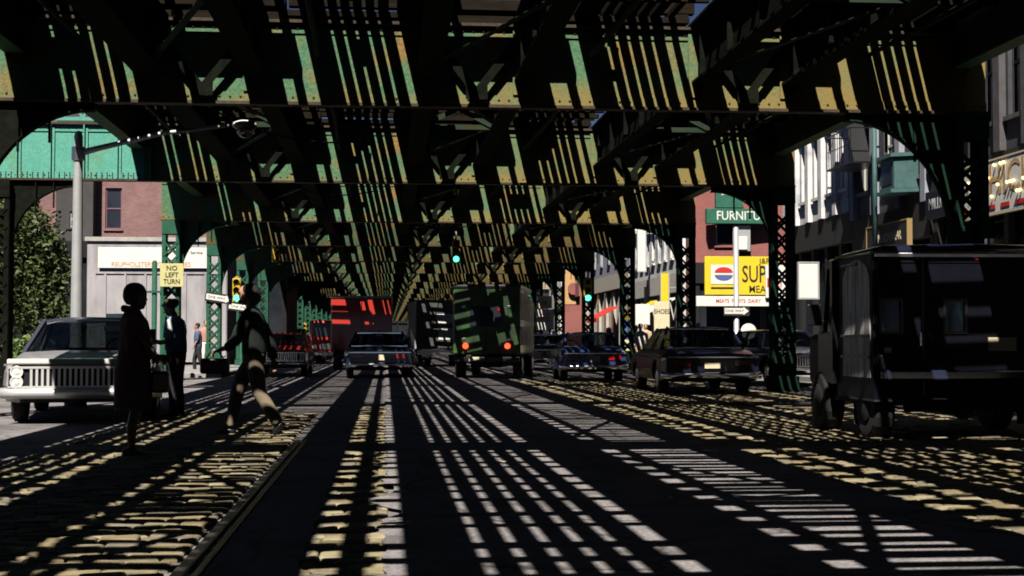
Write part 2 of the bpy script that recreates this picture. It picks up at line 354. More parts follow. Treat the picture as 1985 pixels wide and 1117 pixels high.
# ---- longitudinal stringers
STR=[(-3.40,.48),(-1.91,.38),(.60,.40),(2.03,.36),(4.66,.30),(6.06,.36)]
names=['leftmost riveted stringer under the outer left track','second riveted stringer from the left, under the left track',
 'third riveted stringer from the left, under the middle track','fourth riveted stringer from the left, under the middle track',
 'fifth riveted stringer from the left, under the right track','rightmost riveted stringer under the right track']
for (x,w),lb in zip(STR,names):
    t=thing('stringer',lb,'girder',(x,YA,0),group='long stringers carrying the tracks')
    Ln=YZ-YA
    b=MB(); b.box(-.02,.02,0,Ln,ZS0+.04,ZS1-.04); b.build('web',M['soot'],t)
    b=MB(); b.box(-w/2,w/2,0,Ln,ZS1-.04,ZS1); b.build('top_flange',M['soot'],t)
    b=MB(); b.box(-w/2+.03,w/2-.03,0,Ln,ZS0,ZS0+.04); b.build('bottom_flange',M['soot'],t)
    b=MB()
    for i in range(int(Ln/1.7)):
        b.box(-.10,-.0205,i*1.7+.8,i*1.7+.84,ZS0+.041,ZS1-.041); b.box(.0205,.10,i*1.7+.8,i*1.7+.84,ZS0+.041,ZS1-.041)
    tag(b.build('stiffener',M['soot'],t),None,None,kind='stuff')
# ---- tracks: ties + rails
TR=[(-3.33,-3.07,-1.54,-1.42,-3.12,-1.80),(.72,.97,2.49,2.62,.95,2.2),(4.72,5.0,6.52,6.66,4.95,6.25)]
tl=['left elevated track with timber ties and two steel rails','middle elevated track with timber ties between two walkways','right elevated track with timber ties and two steel rails']
rnd=random.Random(5)
def tie_list():
    "y, width, thickness, long?"
    out=[]
    for n in range(N0,N1):
        y0,y1=gy(n),gy(n+1)
        y=y0+.22; k=0
        while y<y1-1.15:
            j=rnd.uniform(-.05,.05); lg=(k%2==0)
            out.append((y+j,(.15 if lg else .10)*rnd.uniform(.85,1.2),.13 if lg else .09,lg)); y+=.30; k+=1
        out.append((y1-.50+rnd.uniform(-.06,.06),rnd.uniform(.38,.50),.15,True))
    return out
TL=tie_list()
for (a0,r0,r1,a1,s0,s1),lb in zip(TR,tl):
    t=thing('railway_track',lb,'track',((r0+r1)/2,YA,0),group='elevated tracks side by side'); cx=(r0+r1)/2
    vis=[q for q in TL if 18<q[0]<45][:100]; rest=[q for q in TL if q not in vis]
    def tb(b,q):
        y,w,h,lg=q; x0,x1=(a0,a1) if lg else (s0,s1)
        dx=rnd.uniform(-.03,.03)
        b.box(x0-cx+dx,x1-cx+dx,y-YA-w/2,y-YA+w/2,ZS1+.002,ZS1+h)
        if lg and w<.3:
            ww=rnd.uniform(.20,.30)
            b.box(s1-cx+.02,a1-cx+rnd.uniform(-.03,.03),y-YA-ww/2,y-YA+ww/2,ZS1+.004,ZS1+.148)
            b.box(a0-cx+rnd.uniform(-.03,.03),s0-cx-.02,y-YA-ww/2,y-YA+ww/2,ZS1+.004,ZS1+.148)
    for q in vis:
        b=MB(); tb(b,q); b.build('tie',M['tie'],t)
    b=MB()
    for q in rest: tb(b,q)
    tag(b.build('tie',M['tie'],t),None,None,kind='stuff')
    for r in (r0,r1):
        b=MB(); b.box(r-cx-.07,r-cx+.07,0,YZ-YA,ZS1+.155,ZS1+.17); b.box(r-cx-.012,r-cx+.012,0,YZ-YA,ZS1+.1701,ZS1+.26); b.box(r-cx-.036,r-cx+.036,0,YZ-YA,ZS1+.2601,ZS1+.30); b.build('rail',M['rail'],t)
# ---- slatted walkways between the tracks
wl=['leftmost slatted walkway outside the left track','slatted walkway between the left and middle tracks','slatted walkway between the middle and right tracks','rightmost slatted walkway outside the right track']
for k,lb in zip((-1,0,1,2),wl):
    o=4.03*k
    t=thing('slatted_walkway',lb,'walkway',(o,YA,0),group='timber walkways along the tracks'); Ln=YZ-YA
    z0,z1=ZS1+.09,ZS1+.16
    def plank(nm,x0,x1,h=z1):
        b=MB(); b.box(x0,x1,0,Ln,z0,h); b.build(nm,M['tie'],t)
    plank('guard_plank',-1.27,-.902)
    gaps=[-.875,-.695,-.515,-.335,-.155]
    for i in range(4): plank('plank',gaps[i]+.027,gaps[i+1]-.027)
    plank('plank',-.128,.03)
    if k<2: plank('edge_plank',.145,.415 if k!=1 else .24)
    else: plank('edge_plank',.03,.55)
    b=MB()
    for n in range(N0,N1):
        y=gy(n)+.25
        while y<gy(n+1)-1.1:
            j=rnd.uniform(-.07,.07); w=rnd.uniform(.10,.19)
            b.box(-1.43,(.16 if k<1 else .47) if k<2 else .56,y+j-YA-w/2,y+j-YA+w/2,ZS1+.004,ZS1+.088)
            y+=.58 if rnd.random()<.85 else .78
        b.box(-1.43,(.16 if k<1 else .47) if k<2 else .56,gy(n+1)-YA-.12,gy(n+1)-YA+.02,ZS1+.004,ZS1+.088)
        if n>=-1 and k==1: b.box(.245,.47,gy(n+1)-YA-.05,gy(n+1)-YA+.11,ZS1+.089,ZS1+.16)
        if n>=-1: b.box(-1.43,(.41 if k<1 else .56) if k<2 else .56,gy(n+1)-YA-.06,gy(n+1)-YA+.12,ZS1+.1605,ZS1+.34)
    for n in range(0,N1):  # added loose boards, placed to break up the sun stripes on the girders
        for q in range(rnd.randint(0,2)):
            x0=rnd.choice(gaps)-.05; wd=rnd.choice((.12,.28,.46)); ye=gy(n)-rnd.uniform(.05,.55); lb=rnd.uniform(.25,.55)
            b.box(x0,min(x0+wd,.5),ye-lb-YA,ye-YA,z1+.002,z1+.04)
    tag(b.build('walkway_bearer',M['tie'],t),None,None,kind='stuff')
# ---- edge beams
for x,lb in ((-5.34,'plate edge beam along the left side of the elevated railway'),(8.72,'plate edge beam along the right side of the elevated railway')):
    t=thing('edge_beam',lb,'girder',(x,YA,0))
    b=MB(); b.box(-.015,.015,0,YZ-YA,5.3,6.1); b.build('web',M['el'],t)
    b=MB(); b.box(-.14,.14,0,YZ-YA,5.26,5.298); b.build('bottom_flange',M['el'],t)
    b=MB(); b.box(-.14,.14,0,YZ-YA,6.102,6.14); b.build('top_flange',M['el'],t)
# ---- cross girders
def rivets(b,x0,x1,z,y,step,r=.019):
    n=int((x1-x0)/step)
    for i in range(n+1):
        x=x0+(x1-x0)*i/n
        b.loft([[(x+q*math.cos(a),y-h,z+q*math.sin(a)) for a in [math.pi*k/3 for k in range(6)]] for q,h in ((r,0),(r*.8,.012),(r*.35,.018))],True)
def girder(label,n,x0=XL-.3,x1=XR+.3,rv=True,group='riveted cross girders over the street',turq=None,wm='el'):
    t=thing('cross_girder',label,'girder',(0,gy(n),0),group=group)
    segs=[(x0,x1,M[wm])] if turq is None else [(x0,turq,M['turq']),(turq+.001,x1,M[wm])]
    for a,c,m in segs:
        b=MB(); b.box(a,c,-.012,.012,ZB+.045,ZT-.045); b.build('web',m,t)
        b=MB(); b.box(a,c,-.035,-.013,ZB+.046,ZB+.19); b.box(a,c,-.035,-.013,ZT-.19,ZT-.046); b.build('flange_angle',m,t)
    b=MB(); b.box(x0,x1,-.11,.11,ZB,ZB+.044); b.build('bottom_flange',M['stain'],t)
    b=MB(); b.box(x0,x1,-.11,.11,ZT-.044,ZT); b.build('top_flange',M['stain'],t)
    if rv and True:
        b=MB(); rivets(b,x0+.06,x1-.06,ZB+.12,-.035,.15); rivets(b,x0+.12,x1-.12,ZT-.12,-.035,.15); tag(b.build('rivet_row',M['stain'],t),None,None,kind='stuff')
    # stringer seat angles and stiffeners
    for (sx,w) in STR:
        b=MB(); b.box(sx-.17,sx-.025,-.065,-.036,ZB+.2,ZT-.05); b.box(sx+.025,sx+.17,-.065,-.036,ZB+.2,ZT-.05); b.build('stiffener',M['el'],t)
    # V braces between the stringers of each track, a hand in front of the web
    for q in (0,2,4):
        xa,xb=STR[q][0]+.1,STR[q+1][0]-.1; xm=(xa+xb)/2
        b=MB(); zt=5.55
        b.bar((xa,-.16,zt),(xm,-.16,ZB+.20),.02,.12,(0,0,1)); b.bar((xb,-.19,zt),(xm,-.19,ZB+.20),.02,.12,(0,0,1))
        b.box(xm-.16,xm+.16,-.215,-.205,ZB+.1,ZB+.3)
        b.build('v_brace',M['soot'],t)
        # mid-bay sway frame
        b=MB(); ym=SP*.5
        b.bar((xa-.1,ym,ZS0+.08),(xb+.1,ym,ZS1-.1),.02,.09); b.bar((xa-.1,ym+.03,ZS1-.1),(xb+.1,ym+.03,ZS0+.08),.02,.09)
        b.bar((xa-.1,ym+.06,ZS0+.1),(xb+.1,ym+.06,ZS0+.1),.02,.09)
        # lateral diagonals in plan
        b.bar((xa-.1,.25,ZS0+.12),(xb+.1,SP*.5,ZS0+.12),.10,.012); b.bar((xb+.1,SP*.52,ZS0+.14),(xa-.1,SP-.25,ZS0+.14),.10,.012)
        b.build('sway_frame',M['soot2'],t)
    return t
glab={0:'nearest dark cross girder over the street, above the parked van',1:'cross girder with the bright turquoise cantilever at its left end',2:'third cross girder, over the column with the yellow sign'}
G0=None
for n in range(N0,N1+1):
    if n==1: girder(glab[1],1,x0=-9.3,turq=-5.2); continue
    if n in glab: girder(glab[n],n); continue
    lb='cross girder behind the viewer' if n<0 else 'dark riveted cross girder far down the elevated railway'
    gr='cross girders behind the viewer' if n<0 else 'far cross girders'
    if n<0:
        girder(lb,n,rv=False,group=gr); continue
    if G0 is None: G0=girder(lb,n,group=gr,wm='elfar')
    else: dup(G0,(0,gy(n),0))
# lattice railing on the turquoise cantilever
t=thing('lattice_railing','turquoise lattice railing on top of the left cantilever girder','railing',(-9.2,gy(1),ZT))
b=MB(); b.bar((0,-.1,.07),(3.9,-.1,.07),.05,.08); b.build('bottom_rail',M['turq'],t)
b=MB()
for i in range(9):
    x=.2+i*.42; b.bar((x,-.1,.1),(x+.21,-.1,.42),.02,.045); b.bar((x+.21,-.12,.42),(x+.42,-.12,.1),.02,.045)
b.build('lacing',M['turq'],t)
b=MB(); b.bar((0,-.1,.45),(3.9,-.1,.45),.05,.06); b.build('top_rail',M['turq'],t)
# stiffeners on that cantilever
GT=[o for o in bpy.data.objects if o.get('label')==glab[1]][0]
for i in range(6):
    x=-8.55+i*.70; b=MB(); b.box(x-.012,x+.012,-.11,-.036,ZB+.05,ZT-.05); b.box(x+.013,x+.075,-.05,-.0355,ZB+.05,ZT-.05); b.build('stiffener',M['turq'],GT)
b=MB(); 
for i in range(3): rivets(b,-9.2,-5.3,ZB+.08+.045*i,-.036,.11,.016)
tag(b.build('rivet_row',M['stain'],GT),None,None,kind='stuff')
# ---- pipes and cables slung under the deck
for i,(x,z,r,lb) in enumerate(((-.98,5.30,.04,'thin conduit slung under the walkway between the left and middle tracks'),(3.05,5.36,.045,'thin conduit slung under the walkway between the middle and right tracks'),(-4.4,5.5,.035,'thin conduit slung under the leftmost walkway'),(7.3,5.45,.035,'thin conduit slung under the rightmost walkway'))):
    t=thing('conduit',lb,'pipe',(x,YA,z)); Ln=YZ-YA; b=MB(); npt=int(Ln/2.6)
    b.tube([(.03*math.sin(k*1.7),k*2.6,-.07*abs(math.sin(k*math.pi*.25))) for k in range(npt)],r,6); b.build('pipe',M['soot2'],t,smooth=True)
rnd=random.Random(31)
for n in range(0,6):
    x=rnd.uniform(-4,-.5); t=thing('cable_loop','sagging black cable hung from cross girder to cross girder','cable',(x,gy(n)+.2,ZB+.5),group='sagging cables'); dx=rnd.uniform(3,8)
    b=MB(); b.tube([(dx*k/12,(SP-.4)*k/12,.3-.5*math.sin(math.pi*k/12)+.1*k/12) for k in range(13)],.018,5); b.build('cable',M['soot'],t,smooth=True)
    t=thing('junction_box','small steel junction box bolted to a cross girder web','box',(rnd.choice((-.75,3.3,1.35)),gy(n)-.037,ZB+.75),group='junction boxes on the girders')
    b=MB(); b.box(-.13,.13,-.10,-.001,-.17,.17); b.build('case',M['el'],t,bevel=.01); b=MB(); b.tube([(0,-.05,.17),(0,-.05,.6)],.02,6); b.build('pipe',M['stain'],t)
# ---- laced columns with curved knee brackets
def column(label,x,y,side,m,group,h=ZB,bracket=True,brk=(1.65,1.35)):
    "side=+1: bracket goes toward +x"
    t=thing('railway_column',label,'column',(x,y,0),group=group)
    for s in (-1,1):
        b=MB(); cx=s*.24
        b.box(cx-.012*1,cx+.012,-.2,.2,.35,h); 
        b.box(min(cx,cx-s*.10),max(cx,cx-s*.10),-.225,-.2005,.35,h); b.box(min(cx,cx-s*.10),max(cx,cx-s*.10),.2005,.225,.35,h)
        b.build('channel',m,t)
    for yy in (-.236,.236):
        b=MB(); p=.40; z=.75; i=0
        while z+p<h-.35:
            dy=.011 if yy<0 else -.011
            b.bar((-.2,yy,z),(.2,yy,z+p),.018,.06,(0,0,1)); b.bar((.2,yy+dy*1.9,z),(-.2,yy+dy*1.9,z+p),.018,.06,(0,0,1)); z+=p
        b.build('lacing',m,t)
    b=MB()
    for yy in (-.24,.24): b.box(-.252,.252,yy-.01,yy+.01,.36,.78); b.box(-.252,.252,yy-.01,yy+.01,h-.38,h-.005)
    b.build('tie_plate',m,t)
    b=MB(); b.box(-.36,.36,-.34,.34,0,.05); b.box(-.3,.3,-.28,.28,.0501,.345); b.build('base',m,t)
    if bracket:
        W_,H_=brk; n=14; poly=[(.262,h-.002),(W_,h-.002)]
        arc=[(W_-(W_-.262)*math.sin(q),h-.10-H_+H_*math.cos(q)) for q in [math.pi/2*i/n for i in range(n+1)]]
        poly+= arc
        poly=[(side*px,pz) for px,pz in poly]
        b=MB(); b.prism(poly,-.015,.015,'y'); b.build('knee_bracket',m,t)
        b=MB(); ar=[(side*px,pz) for px,pz in arc]
        b.loft([[(px,-.09,pz),(px,.09,pz),(px,.09,pz-.02),(px,-.09,pz-.02)] for px,pz in ar],True); b.build('bracket_flange',m,t)
        b=MB()
        for f in (.35,.62):
            xx=side*(.262+(W_-.262)*f); b.box(xx-.012,xx+.012,-.08,-.0155,h-.9+.5*f,h-.01)
        b.build('bracket_stiffener',m,t)
    return t
clR={0:'nearest right column, behind the parked van, with a big arched bracket',1:'tall black lattice column right of the yellow market sign',2:'lattice column left of the yellow market sign',3:'lattice column right of the blue sedan'}
clL={2:'green lattice column carrying the yellow no left turn sign',3:'green lattice column behind the walking man, with white arrow signs'}
gR,gL='lattice columns along the right side','green lattice columns along the left side'
first={}
for n in range(N0,N1+1):
    for sd,X,cl,gp,lb in ((-1,XR,clR,gR,'far lattice column in the right row'),(1,XL,clL,gL,'far green lattice column in the receding left row')):
        if n==1 and sd==1:
            column('green column at the left edge of the photo below the turquoise girder',-8.2,gy(1),1,M['soot'],gp); continue  # black colour stands for shade on this green column
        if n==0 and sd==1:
            column('sooty column just outside the left edge of the photo, its curved bracket in view',XL,gy(0),1,M['soot'],gL,brk=(1.9,1.85)); continue  # column and bracket coloured near-black as painted shade
        if n<0:
            key=('b',sd)
            if key not in first: first[key]=column('lattice column outside the view on the %s side'%('right' if sd<0 else 'left'),X,gy(n),sd,M['elcol'],gp+' behind the viewer')
            else: dup(first[key],(X,gy(n),0))
            continue
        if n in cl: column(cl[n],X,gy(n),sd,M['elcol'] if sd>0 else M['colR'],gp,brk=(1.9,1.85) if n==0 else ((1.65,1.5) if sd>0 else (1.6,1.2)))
        elif (sd,) not in first: first[(sd,)]=column(lb,X,gy(n),sd,M['elcol'] if sd>0 else M['colR'],'far '+gp)
        else: dup(first[(sd,)],(X,gy(n),0))
# ---- narrow timber side deck along the left edge beyond the turquoise girder
t=thing('side_walkway','narrow timber side deck along the left edge over the green columns','walkway',(-5.88,gy(1)+.4,ZS1))
b=MB(); b.box(-.40,.40,0,YZ-gy(1)-.4,.02,.09); b.build('deck_board',M['tie'],t)
b=MB(); b.box(-.40,-.34,0,YZ-gy(1)-.4,-.10,.0195); b.build('edge_joist',M['tie'],t)
# ---- station platform beside the near spans on the left (it shades the street, mostly out of the frame)
t=thing('station_platform','timber station platform beside the left track, outside the view','platform',(-7.3,0,5.9))
b=MB(); b.box(-1.9,1.9,-12,gy(-1),0,.15); b.build('platform_deck',M['tie'],t)
b=MB(); b.box(-1.9,-1.8,-12,gy(-1),-.5,-.001); b.box(1.8,1.9,-12,gy(-1),-.5,-.001); b.build('edge_joist',M['el'],t)
# ================================================================== VEHICLES
def paint(name,c,rough=.25,c2=None): return mat(name,c,c2 or tuple(q*1.25 for q in c),rough=rough,scale=3,coat=.7,bump=.02,bscale=3)
M['glassF']=glass('windscreen_glass',(.7,.78,.8),.04,.10)
def wheel(parent,x,y,r=.34,w=.2,out=1,hub=M['dull']):
    b=MB(); b.lathe((x,y,r),[(r*.55,-w/2),(r*.9,-w/2),(r,-w*.36),(r,w*.36),(r*.9,w/2),(r*.55,w/2)],20,'x')
    tr=b.build('wheel',M['rubber'],parent,smooth=False)
    b=MB(); s=out; b.lathe((x+s*w*.5,y,r),[(r*.56,-.02),(r*.56,.004),(r*.45,.012),(r*.2,.03),(.01,.034)] if s>0 else [(.01,-.034),(r*.2,-.03),(r*.45,-.012),(r*.56,-.004),(r*.56,.02)],18,'x')
    b.build('rim',hub,tr,smooth=True)
    return tr
def sedan(name,label,cat,loc,rz,pm,group=None,L=5.2,W=1.96,H=1.40,front='grille',rear='sedan',roofm=None,fl=None,wagon=False,light=True,chrome=None):
    CH=chrome or M['chrome']
    t=thing(name,label,cat,loc,rz,group); hw=W/2; hl=L/2
    yf,yr=hl-1.0,-hl+1.15
    def zlow(y):
        z=.28
        for c in (yf,yr):
            d=abs(y-c)
            if d<.42: z=max(z,.30+.42*math.sqrt(max(0,1-(d/.42)**2)))
        return z
    st=[-hl,-hl+.05,-hl+.3]+[yr+.42*q for q in (-1.02,-.95,-.7,-.35,0,.35,.7,.95,1.02)]+[-.5,.2]+[yf+.42*q for q in (-1.02,-.95,-.7,-.35,0,.35,.7,.95,1.02)]+[hl-.3,hl-.05,hl]
    st=sorted(st)
    def top(y):
        # deck heights
        if y>.95: return .80+.17*min(1,(hl-y)/1.5)**.6
        if y<-hl+1.25 and not wagon: return .84+.12*min(1,(y+hl)/1.0)**.6
        return .95
    rings=[]
    for y in st:
        e=min(1,(hl-abs(y))/.3); ww=hw*(.93+.07*e); zl=zlow(y)+.12*(1-e); zt=top(y); zs=zt-.09
        half=[(ww*.80,zl),(ww*.96,zl+.03),(ww,max(zl+.06,.52)),(ww*.985,max(zl+.09,.70)),(ww*.96,zs),(ww*.86,zt-.012),(ww*.45,zt+.012)]
        ring=[(x,y,z) for x,z in half]+[(0,y,zt+.018)]+[(-x,y,z) for x,z in half[::-1]]
        rings.append(ring)
    b=MB(); b.loft(rings,True); b.build('body',pm,t,smooth=False,bevel=.012)
    # greenhouse
    yb0,yb1=.98,(-hl+1.12 if not wagon else -hl+.12)      # belt front / rear
    yt0,yt1=.25,(-1.0 if not wagon else -hl+.45)
    zb=.955; wb=hw*.88; wt=hw*.66; zt=H-.06
    def pane(nm,a,bb,c,d,bow=0.0,m=None):
        mb=MB(); n=6; A,B_,C,D=map(Vector,(a,bb,c,d)); rows=[]
        for j in range(5):
            row=[]
            for i in range(n+1):
                u=i/n; v=j/4; p=(A*(1-u)+B_*u)*(1-v)+(D*(1-u)+C*u)*v
                if bow: p=p+Vector((0,bow*4*u*(1-u),0))
                row.append(p)
            rows.append(row)
        vs=[q for r in rows for q in r]; fs=[(j*(n+1)+i,j*(n+1)+i+1,(j+1)*(n+1)+i+1,(j+1)*(n+1)+i) for j in range(4) for i in range(n)]
        mb.add(vs,fs); return mb.build(nm,m or M['glass'],t,smooth=True)
    pane('windscreen',(-wb,yb0,zb),(wb,yb0,zb),(wt,yt0,zt),(-wt,yt0,zt),.10,M['glassF'])
    pane('rear_window',(wb*.94,yb1,zb),(-wb*.94,yb1,zb),(-wt,yt1,zt),(wt,yt1,zt),-.08)
    for s in (-1,1): pane('side_window',(s*wb,yb0-.06,zb),(s*wb,yb1+.06,zb),(s*wt*1.02,yt1,zt),(s*wt*1.02,yt0,zt))
    b=MB()
    rr=[]
    for f in (0,.08,.3,.6,.9,1):
        y=yt0+.05+(yt1-yt0-.1)*f; e=.0 if f in (0,1) else 1
        rr.append([(-wt*1.03,y,zt-.02),(-wt*1.0,y,zt+.02),(-wt*.6,y,zt+.025+.03*e),(0,y,zt+.03+.035*e),(wt*.6,y,zt+.025+.03*e),(wt*1.0,y,zt+.02),(wt*1.03,y,zt-.02)])
    b.loft(rr,True); b.build('roof',roofm or pm,t,smooth=False)
    for s in (-1,1):
        MB().bar((s*wb,yb0,zb-.02),(s*wt,yt0+.02,zt+.01),.06,.05).build('pillar',roofm or pm,t); MB().bar((s*wb*.97,yb1,zb-.02),(s*wt,yt1-.02,zt+.01),.14 if not wagon else .08,.05,(1,0,0)).build('pillar',roofm or pm,t)
        MB().bar((s*wb,-.35,zb-.02),(s*wt*1.02,-.35,zt),.07,.04,(1,0,0)).build('pillar',roofm or pm,t)
    # chrome surround of the rear window and belt line
    b=MB()
    b.bar((wb*.92,yb1-.03,zb+.02),(-wb*.92,yb1-.03,zb+.02),.03,.02); b.bar((wt*.96,yt1-.06,zt+.0),(-wt*.96,yt1-.06,zt),.03,.02)
    for s in (-1,1): b.bar((s*hw*.985,-hl+.25,.79),(s*hw*.985,hl-.25,.79),.012,.03)
    b.build('chrome_trim',M['chrome'],t)
    # seats, wheel
    for y,hh in ((.15,.62),(-.85,.62)):
        b=MB(); b.box(-hw*.72,hw*.72,y-.35,y+.25,.35,.62); b.box(-hw*.72,hw*.72,y-.50,y-.352,.36,.70+hh*.5)
        b.build('seat',M['seat'],t,bevel=.05)
    b=MB(); cx=-.40; n=20
    b.tube([(cx+.19*math.cos(2*math.pi*k/n),.58+.06*math.sin(2*math.pi*k/n),.98+.17*math.sin(2*math.pi*k/n)) for k in range(n+1)],.014,6); b.tube([(cx,.58,.98),(cx,.9,.86)],.025,6); b.bar((cx-.19,.58,.98),(cx+.19,.58,.98),.02,.02)
    b.build('steering_wheel',M['black'],t)
    for s in (-1,1):
        for y in (yf,yr): wheel(t,s*(hw-.16),y,out=s)
    # front
    yF=hl
    b=MB(); b.box(-hw*.9,hw*.9,yF-.02,yF+.015,.50,.76); gr=b.build('grille',M['dark'],t)
    b=MB()
    for i in range(19):
        x=-hw*.62+i*(hw*1.24/18); b.box(x-.016,x+.016,yF+.0155,yF+.045,.515,.745)
    b.box(-hw*.9,hw*.9,yF+.016,yF+.05,.7455,.775); b.box(-hw*.9,hw*.9,yF+.016,yF+.05,.49,.5145); b.build('grille_bar',CH,gr)
    pr=[(.0,.34),(.10,.36),(.14,.42),(.12,.475),(.0,.49)]
    def bumper(y,s,nm):
        mb=MB(); rings=[]
        for i in range(13):
            u=-1+2*i/12; bow=.10*(1-u*u)-(.16 if abs(u)>.95 else 0)
            rings.append([(u*(hw+.02),y+s*(bow-.06+q[0]),q[1]) for q in pr])
        mb.loft(rings,True); mb.build(nm,CH,t,smooth=True)
    bumper(hl,1,'bumper'); bumper(-hl,-1,'bumper')
    for s in (-1,1):
        for (dx,zz) in ((.80,.70),(.80,.565)):
            b=MB(); b.lathe((s*hw*dx,yF+.018,zz),[(.085,0),(.085,.03),(.072,.032),(.066,.02),(.04,.034),(.01,.04)],16,'y'); b.build('headlight',M['lens'] if light else M['dull'],t,smooth=True)
    # rear lamps, plate, deck line
    for s in (-1,1):
        b=MB(); b.box(s*hw*.60-.17,s*hw*.60+.17,-hl-.03,-hl+.02,.60,.74); b.build('tail_light',M['tred'],t,bevel=.015)
    b=MB(); b.box(-.16,.16,-hl-.035,-hl-.005,.56,.72); b.build('licence_plate',M['cream'],t)
    b=MB(); b.box(-hw*.88,hw*.88,-hl-.02,-hl+.03,.775,.80); b.build('boot_trim',M['chrome'],t)
    return t
cg='cars in the street'
M['dull2']=mat('sunlit_chrome',(.8,.79,.77),rough=.45,metal=.5)
pA=paint('silver_car_paint',(.34,.33,.35),.45); pRoofA=paint('dark_roof_paint',(.05,.05,.07),.25)
pB=mat('black_car_paint',(.006,.008,.022),(.009,.011,.03),rough=.3,scale=3,coat=.25,spec=.35,bump=.02,bscale=3); pC=paint('navy_car_paint',(.02,.04,.13),.2); pE=paint('midnight_blue_paint',(.008,.013,.035),.22)
pR=paint('red_car_paint',(.5,.03,.025),.3); pW=paint('white_car_paint',(.55,.54,.5),.3)
H180=math.pi
A=sedan('car','silver sedan facing the viewer with a wide chrome grille, beside the standing woman','car',(-4.42,22.4,0),H180+R_(8),pA,cg,W=2.06,L=5.3,H=1.47,roofm=pRoofA,chrome=M['dull2'])
b=MB(); b.box(-.95,.95,2.58,2.68,.80,.875); b.build('bonnet_trim',M['white'],A,bevel=.02)
b=MB(); b.box(-.62,-.18,.42,.62,1.26,1.34); b.build('sun_visor',M['white'],A)
sedan('car','black sedan seen from behind with a bright chrome rear bumper, under the one way sign','car',(6.72,31.6,0),R_(-2),pB,cg,H=1.43,W=2.04)
sedan('car','small navy blue sedan seen from behind between two right columns','car',(5.75,41.2,0),R_(-3),pC,cg,H=1.38,W=1.85,L=4.9)
sedan('car','dark blue sedan seen from behind in the centre lane ahead of the viewer','car',(-.22,45.6,0),R_(1),pE,cg,H=1.43,W=2.1)
sedan('car','red car with lit front coming toward the viewer behind the walking man','car',(-3.35,48.5,0),H180,pR,cg,H=1.4,W=1.8)
sedan('car','chrome fronted car facing the viewer at the right kerb, left of the van','car',(10.2,37.0,0),H180+R_(6),pB,cg,H=1.42,W=1.95)
sedan('car','cream car far off coming toward the viewer right of the blue sedan','car',(1.15,66,0),H180,pW,cg,H=1.42,W=1.8)
sedan('car','pale car far off at the left kerb beyond the red truck','car',(-4.2,80,0),H180,pW,cg,H=1.42,W=1.8)
sedan('car','dark car parked far down the right side past the green truck','car',(6.3,58,0),0,pE,cg,H=1.42,W=1.85)
sedan('car','dark car parked on the left side street behind the tree','car',(-11.6,30,0),R_(90),pE,cg,H=1.42,W=1.9)
# ---------------- box trucks
def rbox(nm,x0,x1,y0,y1,z0,z1,m,parent,bev=.06,seg=3):
    b=MB(); b.box(x0,x1,y0,y1,z0,z1); return b.build(nm,m,parent,bevel=bev,seg=seg)
tgreen=mat('green_truck_paint',(.03,.10,.018),(.05,.14,.025),rough=.5,scale=3,coat=.2,c3=(.012,.03,.01),scale3=.9,thr3=(.42,.56))
tside=mat('worn_truck_side',(.10,.095,.085),(.17,.16,.14),rough=.6,scale=6)
t=thing('box_truck','green delivery truck seen from behind with two red tail lamps lit, slightly askew','truck',(2.95,42.4,0),R_(-10)); TK=t
rbox('cargo_box',-1.0,1.0,0,4.2,.72,2.72,tgreen,t)
rbox('roof_cap',-1.02,1.02,-.03,4.22,2.66,2.80,M['black'],t,.05)
rbox('cab',-.98,.98,4.22,5.9,.6,2.45,tgreen,t,.15)
b=MB(); b.box(-.5,.5,-.012,.004,1.55,2.15); rw=b.build('rear_panel',M['dglass'],t)
for x in (-.03,): rbox('door_seam',x,x+.03,-.016,.0,.8,2.6,M['black'],t,0)
for x in (-.72,.62): 
    rbox('hinge',x,x+.1,-.03,.0,1.15,1.22,M['dull'],t,.01); rbox('hinge',x,x+.1,-.03,.0,2.1,2.17,M['dull'],t,.01)
for s in (-1,1):
    b=MB(); b.lathe((s*.62,-.012,.98),[(.01,-.05),(.07,-.045),(.085,-.01),(.085,.02)],14,'y'); b.build('tail_light',M['lred'],t)
b=MB(); b.lathe((.38,-.012,2.05),[(.01,-.03),(.05,-.025),(.06,.02)],12,'y'); b.build('marker_light',M['tred'],t)
rbox('bumper',-.98,.98,-.16,-.001,.52,.66,M['black'],t,.02)
rbox('licence_plate',-.5,-.2,-.18,-.161,.54,.66,M['cream'],t,0)
for i,(z0,z1,y0,y1) in enumerate(((1.75,2.55,.25,3.9),(1.0,1.55,.25,3.9))):
    b=MB(); b.box(1.001,1.012,y0,y1,z0,z1); b.build('side_panel',tside,t)
text('side_lettering','DELIVERY',.42,M['cream'],t,(1.014,2.1,2.2),(math.pi/2,0,math.pi/2))
text('side_lettering','SERVICE',.34,M['cream'],t,(1.014,2.1,1.28),(math.pi/2,0,math.pi/2))
for s in (-1,1):
    for y in (.85,4.9): wheel(t,s*.86,y,.40,.26,s)
b=MB(); b.box(-.4,.4,.2,5.2,.35,.71); b.build('chassis',M['dark'],t)
